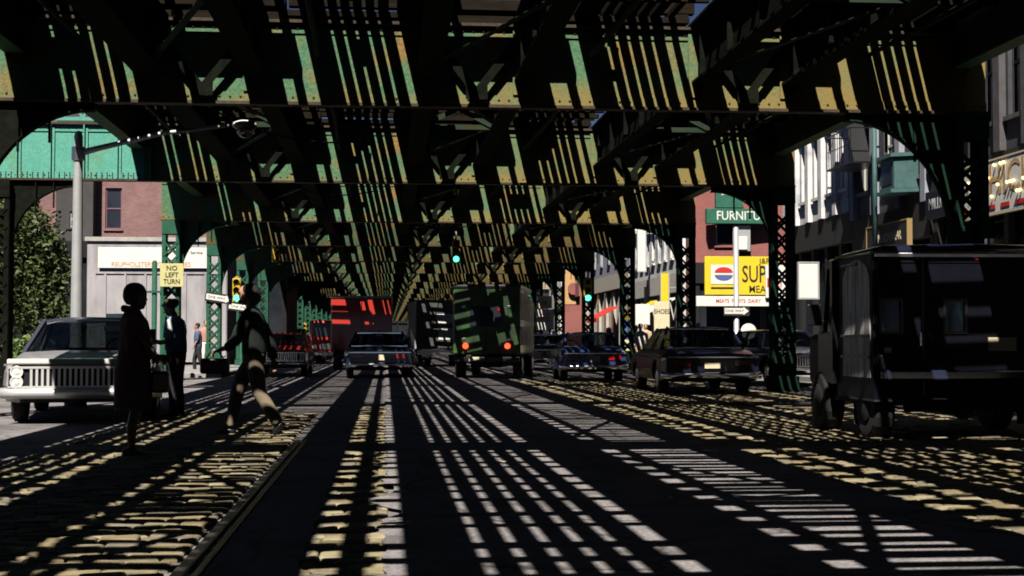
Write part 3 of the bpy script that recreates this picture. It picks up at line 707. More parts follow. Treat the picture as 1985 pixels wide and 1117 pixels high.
# red box truck
tred=mat('red_truck_paint',(.50,.025,.015),(.42,.03,.02),rough=.45,scale=3,coat=.3)
t=thing('box_truck','tall red box truck ahead of the dark blue sedan','truck',(-.92,55.5,0),R_(1))
rbox('cargo_box',-1.17,1.17,0,4.6,.8,2.85,tred,t); rbox('cab',-1.05,1.05,4.62,6.3,.6,2.3,tred,t,.15)
rbox('rear_frame',-1.19,1.19,-.04,-.001,2.78,2.86,M['grey'],t,.01); rbox('bumper',-1.1,1.1,-.2,-.05,.5,.64,M['black'],t,.02)
rbox('door_seam',-.015,.015,-.012,-.001,.85,2.75,M['black'],t,0)
for s in (-1,1):
    b=MB(); b.lathe((s*.95,-.012,.95),[(.01,-.04),(.06,-.035),(.07,.02)],12,'y'); b.build('tail_light',M['tred'],t)
    for y in (.9,5.3): wheel(t,s*.95,y,.42,.26,s)
b=MB(); b.box(-.4,.4,.2,5.6,.35,.79); b.build('chassis',M['dark'],t)
# red van coming toward the viewer
t=thing('delivery_van','red van facing the viewer left of the tall red truck','van',(-2.75,71,0),H180)
rbox('body',-.95,.95,-4.6,0,.5,2.15,tred,t,.12); 
b=MB(); b.quad((-.8,.012,1.35),(.8,.012,1.35),(.74,.012,1.95),(-.74,.012,1.95)); b.build('windscreen',M['dglass'],t)
rbox('bumper',-.95,.95,.001,.1,.45,.62,M['chrome'],t,.03)
rbox('grille',-.45,.45,.001,.05,.72,1.0,M['dull'],t,.01)
for s in (-1,1):
    b=MB(); b.lathe((s*.68,.0,.86),[(.11,0),(.11,.04),(.01,.07)],14,'y'); b.build('headlight',M['lens'],t)
    for y in (-.9,-3.7): wheel(t,s*.8,y,.36,.22,s)
# pale truck beyond the sedan
t=thing('box_truck','grey white truck standing between the blue sedan and the green truck','truck',(2.35,62,0),R_(3))
rbox('cargo_box',-1.1,1.1,0,5,.8,2.9,mat('grey_truck_paint',(.05,.05,.055),(.09,.09,.09),rough=.5,scale=2),t)
b=MB(); 
for z0,z1,x0,x1 in ((1.9,2.3,-.2,.9),(1.2,1.7,-.1,.95)): b.box(x0,x1,-.012,-.001,z0,z1)
b.build('rear_panel',M['white'],t); rbox('bumper',-1.0,1.0,-.15,-.001,.55,.75,M['dull'],t,.02)
rbox('corner_post',-1.12,-1.05,-.03,.03,.8,2.92,M['grey'],t,.01)
for s in (-1,1):
    for y in (.9,4.2): wheel(t,s*.9,y,.42,.26,s)
# ---------------- near dark van at the right
navy=mat('navy_van_paint',(.004,.0045,.009),(.006,.0065,.012),rough=.5,scale=2,coat=0,spec=.1,bump=.03,bscale=4)
weath=mat('weathered_grey_panel',(.40,.39,.39),(.72,.70,.69),rough=.5,metal=.15,scale=3,stretch=(3,3,.35),c3=(.16,.14,.12),scale3=4,thr3=(.45,.65),bump=.2)
pn=P(1693,700,15.6)
t=thing('parked_van','dark navy van seen from behind at the right with a weathered grey side panel','van',(pn.x,15.6,0),R_(-1.5))
VW,VL,VZ0,VZ1=2.35,1.42,.46,2.17
# rear wall as a frame round two window openings
def rear_wall():
    b=MB(); xs=[(.0,.08),(.33,.80),(1.02,VW)]
    wz0,wz1=1.22,1.55
    b.box(.06,VW-.06,0,.05,VZ0,wz0); b.box(.06,VW-.06,0,.05,wz1,VZ1-.08)
    for a,c in ((.06,.10),(.31,.82),(1.04,VW-.06)): b.box(a,c,0,.05,wz0,wz1)
    return b
rw=rear_wall().build('rear_door',navy,t)
for a,c in ((.10,.31),(.82,1.04)):
    b=MB(); b.box(a-.02,c+.02,.018,.024,1.20,1.57); b.build('rear_window',M['glass'],t)
    b=MB()
    for q in ((a-.03,a,1.19,1.58),(c,c+.03,1.19,1.58)): b.box(q[0],q[1],-.015,-.0005,q[2],q[3])
    b.box(a,c,-.015,-.0005,1.19,1.22); b.box(a,c,-.015,-.0005,1.55,1.58); b.build('window_seal',M['black'],t)
rbox('door_seam',.555,.575,-.006,.0,VZ0+.05,VZ1-.12,M['black'],t,0)
for z in (.9,1.35,1.95): MB().tube([(.02,-.02,z-.05),(.02,-.02,z+.05)],.025,8).build('hinge',M['black'],t)
b=MB(); b.tube([(.52,-.02,1.05),(.52,-.05,1.06),(.52,-.05,1.20),(.52,-.02,1.21)],.014,6); b.build('door_handle',M['chrome'],t)
# rounded rear corners, roof
n=8
def corner(x0,sx):
    ring=[]
    return [(x0+sx*.07*(1-math.cos(q)), .07*(1-math.sin(q))) for q in [math.pi/2*i/n for i in range(n+1)]]
b=MB(); poly=corner(0,1)+[(.07,.05),(.05,.075)]
b.loft([[(x,y,VZ0) for x,y in poly],[(x,y,VZ1-.06) for x,y in poly]],True); b.build('corner_post',navy,t,smooth=False)
b=MB(); poly=corner(VW,-1)+[(VW-.07,.05),(VW-.05,.075)]
b.loft([[(x,y,VZ0) for x,y in poly],[(x,y,VZ1-.06) for x,y in poly]],True); b.build('corner_post',navy,t)
rings=[]
for y,dz in ((-.01,-.07),(.02,-.02),(.12,.0),(VL,-.01),(VL+.55,-.05),(VL+.8,-.16)):
    ins=.0 if dz>-.05 else .05
    rings.append([(.0+ins,y,VZ1-.09),(.02+ins,y,VZ1-.03+dz*.5),(.14,y,VZ1+dz+.01),(VW/2,y,VZ1+.035+dz),(VW-.14,y,VZ1+dz+.01),(VW-.02-ins,y,VZ1-.03+dz*.5),(VW-ins,y,VZ1-.09)])
b=MB(); b.loft(rings,True); b.build('roof',paint('navy_roof_paint',(.01,.012,.03),.15),t,smooth=True)
b=MB(); b.box(.02,VW-.02,-.03,-.011,VZ1-.125,VZ1-.092); b.build('drip_rail',M['dull'],t)
# left side: weathered panel with an arched dark border and two rub rails
b=MB(); b.box(.005,.03,.075,VL,VZ0,VZ1-.095); sd=b.build('side_wall',navy,t)
ya,yb=.10,1.12; zc=1.72
arch=[(ya,.70),(yb,.70),(yb,1.80)]+[((ya+yb)/2+(yb-ya)/2*math.cos(q),1.80+.24*math.sin(q)) for q in [math.pi*i/12 for i in range(1,12)]]+[(ya,1.80)]
b=MB(); b.prism(arch,-.008,.0045,'x'); b.build('side_panel',weath,t)
b=MB()
for z in (.93,1.17): b.box(-.035,-.0085,ya-.02,yb+.03,z-.015,z+.015)
b.box(-.03,-.0085,yb-.6,yb+.05,1.98,2.01); b.build('rub_rail',weath,t,bevel=.006)
b=MB(); b.box(VW-.03,VW-.005,.075,VL,VZ0,VZ1-.095); b.build('side_wall',navy,t)
# floor, cab, doors
b=MB(); b.box(.03,VW-.03,.05,VL+.75,VZ0-.06,VZ0-.001); b.build('floor_pan',M['dark'],t)
b=MB()
b.bar((-.02,VL+.02,.60),(-.02,VL+.02,2.06),.09,.08,(1,0,0)); b.build('cab_pillar',M['black'],t); b=MB(); b.bar((-.01,VL+.50,1.2),(.12,VL+.72,2.0),.07,.06,(1,0,0)); b.build('cab_pillar',M['black'],t); b=MB(); b.bar((VW-.03,VL+.50,1.2),(VW-.12,VL+.72,2.0),.07,.06,(1,0,0)); b.build('cab_pillar',M['black'],t); b=MB(); b.bar((-.02,VL+.02,2.05),(.1,VL+.72,2.02),.07,.06,(1,0,0))
b.build('door_header',M['black'],t)
b=MB(); b.box(-.03,.02,VL+.07,VL+.72,.6,1.22); b.build('cab_door',M['black'],t,bevel=.015)
b=MB(); b.box(0,VW-.03,VL+.73,VL+1.3,.55,1.2); b.build('bonnet',navy,t,bevel=.08)
b=MB(); b.box(-.16,-.02,VL+.35,VL+.38,1.33,1.37); b.box(-.27,-.09,VL+.30,VL+.34,1.30,1.56); b.build('wing_mirror',M['black'],t,bevel=.012)
b=MB(); b.box(.05,VW-.05,-.17,-.07,.68,.79); b.build('bumper',paint('van_bumper_paint',(.015,.02,.045),.15),t,bevel=.02)
b=MB(); b.box(.06,VW-.06,-.06,.0,.78,.96); b.build('rear_step',navy,t,bevel=.02)
b=MB(); b.box(1.30,1.62,-.012,-.0005,1.0,1.15); b.build('licence_plate',M['cream'],t)
for z in (1.68,1.98): MB().box(.10,VW-.10,-.010,-.0005,z,z+.018).build('panel_rib',navy,t)
for x in (VW-.2,): MB().lathe((x,-.001,1.02),[(.01,-.03),(.045,-.026),(.055,.0)],12,'y').build('tail_light',M['tred'],t)
for x in (.5,VW/2,VW-.5): MB().lathe((x,-.001,2.03),[(.005,-.02),(.022,-.016),(.028,.0)],10,'y').build('marker_light',M['tred'],t)
b=MB(); b.tube([(VW*.62,.3,VZ1+.02),(VW*.62,.3,VZ1+.10)],.06,10); b.build('roof_vent',M['dull'],t)
b=MB(); b.box(.12,.2,-.02,.0,.98,1.04); b.build('tail_light',M['tred'],t)
for x,s in ((.16,-1),(VW-.16,1)):
    wheel(t,x,.45,.37,.24,s,M['dark']); wheel(t,x-.0 if s>0 else .06,VL+.62,.37,.24,s,M['dark'])
for (x0,x1,x2) in ((.0,.24,.05),(VW-.24,VW,VW-.35)):
    b=MB(); b.box(x0,x1,-.01,.9,VZ0-.02,VZ0-.0005); b.box(x2,x2+.3,.9,.92,.14,.615); b.build('mudguard',M['rubber'],t)
b=MB(); b.tube([(.5,.45,.36),(VW-.5,.45,.36)],.06,8); b.ell((VW/2,.45,.36),(.14,.16,.15)); b.build('rear_axle',M['dark'],t)
# ================================================================== BUILDINGS
BR1=brickmat('pink_brick',(.27,.135,.13),(.20,.10,.10),(.24,.18,.17)); BR2=brickmat('dark_red_brick',(.30,.085,.075),(.25,.07,.065),(.28,.16,.14))
BR3=brickmat('tan_brick',(.40,.33,.24),(.35,.28,.2),(.42,.38,.3)); BRD=brickmat('soot_brick',(.05,.045,.05),(.065,.055,.06),(.08,.08,.08))
STW=mat('pale_stone',(.66,.65,.66),(.76,.74,.73),rough=.85,scale=4,bump=.1,c3=(.36,.37,.42),scale3=1.0,thr3=(.5,.62))
STD=mat('dark_facade',(.035,.036,.045),(.06,.06,.065),rough=.7,scale=3)
STG=mat('grey_render',(.33,.31,.33),(.42,.40,.41),rough=.9,scale=2,stretch=(1,1,.3),c3=(.28,.26,.27),scale3=1.5,thr3=(.5,.65))
STB=mat('bluegrey_facade',(.26,.27,.33),(.32,.33,.38),rough=.85,scale=2); ORG=mat('orange_facade',(.55,.33,.14),(.48,.28,.12),rough=.7,scale=3)
CRE=mat('cream_facade',(.5,.46,.38),(.42,.39,.33),rough=.85,scale=3); TQ=mat('turquoise_bay_paint',(.03,.085,.085),(.05,.12,.115),rough=.6,scale=5)
FR=mat('window_frame_paint',(.5,.49,.46),rough=.6)
def facade(name,label,loc,rz,Wd,Hh,D,wm,ground=3.6,st=3.3,bay=2.2,ww=1.1,wh=1.8,group=None,frame=FR,hood=None,cornice=None,shop=None,pil=0,sillm=None):
    """front face is local y=0 looking to -y, x to the right along the front; wall of piers and spandrels with sunk windows"""
    t=thing(name,label,'building',loc,rz,group); nb=max(1,int(Wd/bay)); bw=Wd/nb; ns=max(1,int((Hh-ground-.6)/st))
    b=MB()
    b.box(0,Wd,.35,D,0,Hh)                                      # body behind
    zt=[]
    for i in range(nb+1):
        x0=0 if i==0 else i*bw-(bw-ww)/2; x1=Wd if i==nb else i*bw+(bw-ww)/2
        b.box(x0,x1,0,.348,ground,Hh)
    for i in range(nb):
        x0=i*bw+(bw-ww)/2; x1=x0+ww; z=ground
        for k in range(ns):
            z0=ground+k*st+.75; b.box(x0+.0005,x1-.0005,.002,.348,z,z0); z=z0+wh
        b.box(x0+.0005,x1-.0005,.002,.348,z,Hh)
    b.build('wall',wm,t)
    for i in range(nb):
        for k in range(ns):
            x0=i*bw+(bw-ww)/2; x1=x0+ww; z0=ground+k*st+.75
            f=MB(); f.box(x0+.001,x0+.07,.10,.18,z0,z0+wh); f.box(x1-.07,x1-.001,.10,.18,z0,z0+wh)
            for q in (z0+.001,z0+wh/2-.03,z0+wh-.08): f.box(x0+.071,x1-.071,.10,.18,q,q+.07)
            o=f.build('window',frame,t)
            p=MB(); p.quad((x0+.07,.15,z0),(x1-.07,.15,z0),(x1-.07,.15,z0+wh),(x0+.07,.15,z0+wh)); p.build('pane',M['dglass'],o)
            s=MB(); s.box(x0-.08,x1+.08,-.10,.05,z0-.10,z0-.001)
            if hood:
                s.box(x0-.14,x1+.14,-.16,-.001,z0+wh+.06,z0+wh+.2); s.prism([(x0-.14,z0+wh+.201),(x1+.14,z0+wh+.201),((x0+x1)/2,z0+wh+.55)],-.16,-.001,'y')
            s.build('sill',sillm or hood or wm,o)
    if cornice:
        c=MB(); c.box(-.05,Wd+.05,-.5,-.001,Hh-.45,Hh-.2); c.box(-.1,Wd+.1,-.7,D,Hh+.001,Hh+.2)
        for i in range(int(Wd/.6)): c.box(.2+i*.6,.36+i*.6,-.42,-.002,Hh-.8,Hh-.451)
        c.build('cornice',cornice,t)
    if pil:
        c=MB()
        for i in range(nb+1):
            x=min(max(i*bw,.2),Wd-.2); c.box(x-.17,x+.17,-.16,-.001,ground,Hh-.9)
        c.build('pilaster',sillm or wm,t)
    # shop front
    sm=shop or M['dark']
    b=MB(); b.box(.2,Wd-.2,.2,.349,.5,ground-.9); b.build('shop_window',M['dglass'],t)
    b=MB(); b.box(0,Wd,.05,.199,.0,.5); b.box(0,Wd,-.05,.348,ground-.9,ground-.002)
    for i in range(nb+1):
        x=min(max(i*bw,.12),Wd-.12); b.box(x-.12,x+.12,.04,.198,.501,ground-.901)
    b.build('shop_front',sm,t)
    return t
RW=-math.pi/2   # right-hand street wall: front looks to -x, local x runs toward the viewer (-y)
def right(label,y0,y1,h,wm,x=14.0,**k):
    return facade('street_building',label,(x,y1,.14),RW,y1-y0,h,9,wm,**k)
def left(label,y0,y1,h,wm,x=-12.2,**k):
    return facade('street_building',label,(x,y0,.14),-RW,y1-y0,h,9,wm,**k)
SH2=mat('shopfront_chrome',(.4,.4,.42),(.25,.25,.27),rough=.3,metal=.6,scale=4); SHW=mat('shopfront_white',(.62,.6,.56),(.5,.48,.45),rough=.6,scale=2)
B1=right('dark soot facade with tall grey window bars above the white bulb sign',23,36,15,STD,ground=5.3,bay=1.4,ww=.85,wh=2.4,frame=STD,pil=1,sillm=mat('mullion_grey',(.10,.095,.10),(.07,.06,.06),rough=.7,scale=4))
B2=right('dark building with an iron fire escape and a turquoise bay window',36.05,42.2,14,STD,ground=4.6,bay=1.6,ww=.9,wh=2.2,pil=1,sillm=STB)
B3=right('pale stone building with white pointed window hoods behind the right arch',42.25,49.5,15,STW,ground=4.9,bay=1.45,ww=.72,wh=2.3,hood=M['white'],pil=1,cornice=STW,shop=M['dark'],st=3.6)
right('white and grey shop building between two right columns with bright signs',65.5,80,13,STW,x=13.6,ground=4.2,bay=1.6,ww=.8,shop=SHW,hood=M['white'])
right('bluish building over a tan ground floor seen through an arch on the right',80.05,98,12,STB,x=13.6,ground=5,bay=2.6,ww=1.0,shop=CRE)
right('orange fronted building with a round red emblem far down the right side',98.05,108,11,ORG,x=13.2,ground=5,bay=3,shop=BR2)
right('pale far building down the right side past the orange one',108.05,150,14,STW,x=13.4,ground=4.5,bay=3,shop=SHW)
right('tan brick building at the far end of the right side',150.05,240,16,BR3,x=13.2,ground=4.5,bay=4)
right('dark building right of the viewer mostly outside the view',-70,22.9,15,STD,ground=4.5,bay=3)
# the red corner building stands at an angle to the street
RB=facade('corner_building','dark red brick corner building carrying the furniture and market signs',(13.3,61.6,.14),R_(-5),9,12,3,BR2,ground=4.4,bay=3,ww=1.1,wh=1.9,shop=M['dark'],frame=M['grey'])
# tan slab facing the street end, seen through the arch between columns
facade('street_building','tan and blue grey building facing the viewer far behind the navy sedan',(9.6,118,.14),0,12,16,9,STB,ground=6.2,bay=3.5,ww=.5,wh=.9,shop=BR3)
# left side
LB=facade('brick_building','pink brick building standing behind the white shop sign on the left',(P(150,600,82).x,82,.14),0,11.5,17,10,BR1,ground=6.5,st=5.0,bay=3.7,ww=.9,wh=2.3,frame=mat('brick_red_blind',(.22,.10,.12),rough=.8))
facade('brick_building','dark narrow building with a sooty wall left of the pink brick building',(P(106,600,81).x,81,.14),0,2.0,17,8,BRD,ground=6.5,bay=2,ww=.5,wh=.9)  # narrow block in near-black brick
facade('brick_building','reddish mauve brick building edge behind the tree on the left',(P(20,600,84).x,84,.14),0,3.2,17,8,BR1,ground=6.5,bay=3,ww=.6,wh=1)
t=thing('shop_building','low grey shop with a long white sign and shuttered front','building',(P(168,600,70).x,70,.14)); sx=(P(440,600,70)-P(168,600,70)).x
b=MB(); b.box(0,sx,0,9,0,5.75); b.build('wall',STG,t)
b=MB(); b.box(-.1,sx+.1,-.12,9.1,5.751,5.95); b.build('parapet',M['conc'],t)
b=MB()
for i in range(7): b.box(.8+i*sx/7,.9+i*sx/7,-.05,-.001,.3,4.2)
b.box(.4,sx-.4,-.06,-.001,4.2,4.3); b.build('shutter_rib',STG,t)
b=MB(); b.box(.9,2.1,-.03,-.0005,.05,2.3); b.build('door',M['dglass'],t)
def sign(name,label,loc,rz,w,h,m,rows=(),th=.08,frame=None,post=None,cat='sign'):
    t=thing(name,label,cat,loc,rz)
    b=MB(); b.box(-w/2,w/2,0,th,-h/2,h/2); b.build('board',m,t,bevel=min(.012,th/4))
    if frame:
        b=MB(); q=.04; b.box(-w/2-q,w/2+q,-.015,th+.01,h/2,h/2+q); b.box(-w/2-q,w/2+q,-.015,th+.01,-h/2-q,-h/2); b.box(-w/2-q,-w/2,-.015,th+.01,-h/2+.0005,h/2-.0005); b.box(w/2,w/2+q,-.015,th+.01,-h/2+.0005,h/2-.0005); b.build('frame',frame,t)
    for (s,sz,m2,x,z,sxx) in rows: text('lettering',s,sz,m2,t,(x,-.006,z),(math.pi/2,0,0),sx=sxx,bold=.008*sz)
    return t
shx=P(295,500,69.7)
bw_=(P(404,500,69.7)-P(190,500,69.7)).x
sign('shop_sign','long white shop sign with faint orange lettering along its lower edge',(P(297,500,69.8).x,69.8,P(297,500,69.8).z),0,bw_,.98,M['white'],[('REUPHOLSTERING   SUPPLIES',.30,M['gold'],-.1,-.32,.95),('Service',.2,M['ink'],bw_/2-.55,.25,1)],frame=None)
facade('street_building','pale building across the side street behind the tree',(-46,66,.14),0,27,10,8,STW,ground=4.5,bay=3.5)
# dark far left row
left('grey building behind the left column row',58,88,11,STG,x=-16,ground=4.2,bay=3,shop=SH2) if False else None
left('pale building behind the receding left column row',92.5,120,12,STW,x=-11,ground=4.5,bay=3,shop=SH2)
left('sooty building farther down the left side',120.05,180,14,STD,x=-11,ground=4.5,bay=4)
left('brick building at the far end of the left side',180.05,240,14,BR3,x=-11,ground=4.5,bay=4)
left('dark building left of the viewer outside the view',-70,16.5,14,BRD,x=-13,ground=4.5,bay=4)
facade('street_building','dark building closing the far end of the street',(-14,243,.14),0,32,22,10,BRD,ground=5,bay=4)
# ------------------------------------------------------------------ fire escape and bay on B2
t=thing('fire_escape','black iron fire escape on the dark building on the right','fire escape',(13.99,0,0))
b=MB()
for z in (6.2,8.9): 
    b.box(-.95,-.02,39.6,41.8,z-.05,z)
    b2=None
b.build('platform',M['black'],t)
for z in (6.2,8.9):
    b=MB()
    for yy in (39.6,41.78):
        b.bar((-.95,yy,z+.95),(-.02,yy,z+.95),.03,.03)
    b.bar((-.94,39.6,z+.95),(-.94,41.8,z+.95),.03,.03); b.bar((-.94,39.6,z+.5),(-.94,41.8,z+.5),.02,.02)
    for i in range(12): b.box(-.95,-.93,39.6+i*.2,39.62+i*.2,z+.001,z+.93)
    b.build('railing',M['black'],t)
b=MB(); b.bar((-.5,39.9,6.2),(-.5,41.4,8.88),.5,.05); b.build('stair',M['black'],t)
t=thing('bay_window','turquoise metal bay window on the dark building by the arch','bay window',(13.99,37.6,0))
b=MB(); b.prism([(-.6,-.5),(-.6,.5),(-.001,.8),(-.001,-.8)],5.15,6.0,'z'); b.build('body',TQ,t,bevel=.02)
b=MB(); b.prism([(-.7,-.56),(-.7,.56),(-.001,.9),(-.001,-.9)],6.001,6.1,'z'); b.prism([(-.7,-.56),(-.7,.56),(-.001,.9),(-.001,-.9)],5.05,5.149,'z'); b.build('cornice',TQ,t)
b=MB(); b.box(-.612,-.601,-.38,.38,5.3,5.85); b.build('pane',M['dglass'],t)
t=thing('drain_pipe','tall turquoise pipe standing on the facade beside the bay window','pipe',(13.6,39.2,0)); b=MB(); b.tube([(0,0,3.6),(0,0,7.6)],.07,10); b.build('pipe',TQ,t,smooth=True)
# ------------------------------------------------------------------ signs on the right
def wsign(name,label,y,z,w,h,m,rows,x=13.9,th=.12,frame=None): return sign(name,label,(x,y,z),RW,w,h,m,rows,th,frame)
CS=wsign('shop_sign','white shop sign with big gold bulb letters at the right edge',30.6,4.62,6.2,1.20,M['white'],[('CHICKEN',1.0,mat('faded_gold_lettering',(.45,.26,.09),(.6,.42,.2),rough=.5,scale=6),.15,.12,1.0)],x=13.75,frame=M['cream'])
bl=mat('sign_bulb',(1,.8,.35),rough=.2,emit=1.2)
rnd=random.Random(9); b=MB()
for i in range(34):
    x=-2.7+i*.165; b.ell((x,-.05,.12+rnd.choice((-.34,-.1,.1,.36))),(.032,.04,.04),8,6)
tag(b.build('bulb',bl,CS,smooth=True),None,None,kind='stuff')
for i in range(8): MB().box(-2.9+i*.75,-2.45+i*.75,-.015,-.0005,-.50,-.40).build('stripe',M['redl'],CS)
wsign('shop_sign','black shop sign with cream capitals in a gold frame above the van',38.6,3.95,3.2,.75,M['ink'],[('LADIES HOMEWEAR',.34,M['cream'],0,0,.75)],frame=mat('tarnished_gilt',(.3,.2,.08),rough=.6),x=13.7)
wsign('shop_sign','dark awning board with grey lettering behind the nearest right column',34.6,4.55,2.2,.7,M['black'],[('MILLINERY',.4,M['grey'],0,0,.9)],x=13.7)
def fsign(name,label,px0,py0,px1,py1,Y,m,rows,rz=0,th=.1,frame=None):
    a,c=P(px0,py0,Y),P(px1,py1,Y); w,h=c.x-a.x,a.z-c.z
    return sign(name,label,((a.x+c.x)/2,Y,(a.z+c.z)/2),rz,w,h,m,[(s,sz*h,mm,x*w,z*h,q) for s,sz,mm,x,z,q in rows],th,frame),w,h
YS=60.5
s_,w,h=fsign('market_sign','yellow supermarket sign with a white emblem panel and black capitals',1366,497,1512,572,YS,M['yel'],[('SUPER',.62,M['ink'],.26,.02,.62),('MEATS',.26,M['ink'],.26,-.36,.9),('J&R',.2,M['ink'],.3,.38,1)],frame=None)
b=MB(); b.box(-w*.42,-w*.08,-.02,-.001,-h*.22,h*.28); pl=b.build('emblem_panel',M['white'],s_)
b=MB(); n=14
b.prism([(-w*.25+h*.24*math.cos(q),h*.06+h*.15*math.sin(q)+.02) for q in [math.pi*i/n for i in range(n+1)]],-.03,-.021,'y'); b.build('emblem',M['redl'],pl)
b=MB(); b.prism([(-w*.25+h*.24*math.cos(q),h*.03-h*.15*math.sin(q)-.02) for q in [math.pi*i/n for i in range(n+1)]],-.03,-.021,'y'); b.build('emblem',M['bluew'],pl)
b=MB(); b.box(-w*.42,-w*.08,-.02,-.001,-h*.34,-h*.30); b.build('stripe',M['ink'],s_)
fsign('shop_canopy','white and red canopy board along the bottom of the yellow sign',1350,574,1512,594,YS-.15,M['white'],[('MEATS  FRUITS  DAIRY',.5,M['redl'],0,0,.9)],th=.4)
fsign('furniture_sign','green sign with white capitals reading furniture on the red building',1370,404,1500,434,YS+.2,M['green'],[('FURNITURE',.85,M['white'],.06,0,.86)],th=.35)
fsign('furniture_sign','upper green sign board with white letters above the furniture sign',1388,365,1440,403,YS+.35,M['green'],[('BROS.',.42,M['white'],0,.28,.8)],th=.3)
fsign('shop_sign','red and white shop sign beside the tall lattice column',1484,514,1540,578,YS-.3,M['white'],[('MEN',.4,M['redl'],-.1,-.05,.8)],frame=None)
fsign('shop_sign','blank white square sign left of the dark van',1549,510,1586,578,44.5,M['white'],[],frame=M['grey'])
fsign('window_air_box','framed grey window with a white blind on the red building',1421,437,1455,487,YS+.4,M['grey'],[]); 
fsign('window_blind','white blind in the framed window under the furniture sign',1427,458,1449,484,YS+.2,M['white'],[],th=.05)
fsign('shop_sign','white shop sign with red capitals down the right side',1040,600,1074,640,80,M['white'],[('RE',.5,M['redl'],0,.1,.9)],frame=None)
fsign('shop_sign','small pale sign above the red lettered sign far down the right',1042,574,1070,598,80.5,M['cream'],[('ie',.7,M['green'],0,0,1)])
fsign('shop_sign','white shop board behind the small pedestrian on the right',1232,590,1260,630,64,M['white'],[])
fsign('shop_sign','tan shop board between two right columns with faint letters',1268,585,1298,650,62,M['cream'],[('SHOES',.2,M['ink'],0,.2,.8)])
for (px,py,Y,w,h,m,lb) in ((1244,480,72,.4,2.4,M['white'],'tall white blade sign over the sidewalk between two right columns'),(1289,600,66,.35,3.4,M['yel'],'tall yellow blade sign over the sidewalk by the tan board'),(1262,575,74,.6,.9,M['cream'],'small cream projecting sign beyond the tall white blade sign'),(1210,640,82,.5,2.0,M['bluew'],'blue blade sign far down the right side'),(1275,520,75,.8,1.2,M['cream'],'cream projecting sign above the tan shop board')):
    p=P(px,py,Y); t=sign('blade_sign',lb,(p.x,Y,p.z),0,w,h,m,[],.15,M['grey']); b=MB(); b.bar((w/2,.07,h*.3),(13.6-p.x,.07,h*.3),.04,.04); b.build('arm',M['grey'],t)
for (y0,y1,c,lb) in ((67,70,M['white'],'white shop awning on the pale building between two right columns'),(71.5,75,M['yel'],'yellow shop awning on the pale building between two right columns'),(84,88,M['redl'],'red shop awning on the bluish building')):
    t=thing('awning',lb,'awning',(13.6,0,0)); b=MB(); b.prism([(-.05,3.2),(-1.3,2.5),(-1.3,2.25),(-1.26,2.25),(-1.26,2.46),(-.05,3.1)],y0,y1,'y'); b.build('canvas',c,t)
for k,(y,x,c,lb) in enumerate(((70,12.7,M['white'],'white crate stack outside the shops on the right'),(77,12.9,M['cream'],'cream crate stack outside the shops on the right'))):
    t=thing('crate_stack',lb,'crates',(x,y,.14)); 
    for q in range(3): MB().box(-.3,.3,-.25,.25,.001+q*.36,.35+q*.36).build('crate',c,t,bevel=.01)
# round red emblem on the orange facade
e=P(1112,560,100); t=thing('round_sign','round red emblem sign on the orange building','sign',(e.x,100,e.z)); b=MB(); b.lathe((0,0,0),[(.01,-.05),(.42,-.05),(.42,.05),(.01,.05)],24,'y'); b.build('board',BR2,t)
a=P(1095,590,100.2); c=P(1130,490,100.2); t=thing('billboard','orange billboard facing the viewer far down the right side','billboard',((a.x+c.x)/2,100.3,(a.z+c.z)/2)); b=MB(); b.box(-(c.x-a.x)/2,(c.x-a.x)/2,0,.2,-(c.z-a.z)/2,(c.z-a.z)/2); b.build('board',ORG,t); b=MB(); b.box(-.1,.1,.21,.4,-(c.z+a.z)/2,(c.z-a.z)/2); b.build('post',M['grey'],t)
a=P(1095,640,96); c=P(1135,600,96); t=thing('billboard','dull red painted wall panel below the orange billboard','billboard',((a.x+c.x)/2,96.3,0)); b=MB(); b.box(-.75,.75,0,.2,.14,c.z+.3); b.build('board',BR2,t)
# ------------------------------------------------------------------ poles, signals, signs in the street
t=thing('street_lamp','tall grey street lamp with a long arm under the railway','lamp',(P(148,640,25.2).x,25.2,0))
b=MB(); b.lathe((0,0,0),[(.19,0),(.19,.5),(.13,.6),(.105,1.2),(.075,4.5),(.075,4.62),(.05,4.7),(.01,4.72)],16); b.build('pole',M['grey'],t,smooth=True)
arm=[(0.0,-.02,4.32),(.35,-.02,4.42),(1.4,-.05,4.68),(2.55,-.08,4.83)]
b=MB(); b.tube(arm,[.06,.05,.038,.03],10); b.build('arm',M['grey'],t,smooth=True)
b=MB(); b.lathe((0,0,4.32),[(.1,-.12),(.115,-.1),(.115,.1),(.1,.12)],14); b.build('collar',M['dull'],t)
LE=Vector((2.82,-.08,4.84))
b=MB(); b.ell(LE,(.22,.14,.10),16,8); b.build('lamp_hood',M['white'],t,smooth=True)
b=MB(); b.ell(LE-Vector((-.02,0,.10)),(.16,.12,.13),14,8); b.build('lamp_globe',glass('lamp_globe_glass',(.5,.5,.5),.1),t,smooth=True)
def post(name,label,x,y,h,r,m,cat='post',base=.0):
    t=thing(name,label,cat,(x,y,0)); b=MB(); b.lathe((0,0,0),[(r*1.9,base),(r*1.9,base+.12),(r,base+.2),(r,h-.04),(r*.4,h)],12); b.build('pole',m,t,smooth=True); return t
for px,lb in ((300,'taller green post left of the yellow no left turn sign'),(316,'thinner green post close to the yellow no left turn sign')):
    p=P(px,505,42.4); t=post('green_post',lb,p.x,42.4,p.z+(0 if px==300 else -.1),.075,M['elcol'])
    if px==300:
        b=MB(); b.bar((-.25,-.09,1.1+95*42.4/2800),(.75,-.09,1.1+95*42.4/2800),.04,.06); b.build('crossbar',M['elcol'],t)
a,c=P(312,511,41.5),P(355,556,41.5)
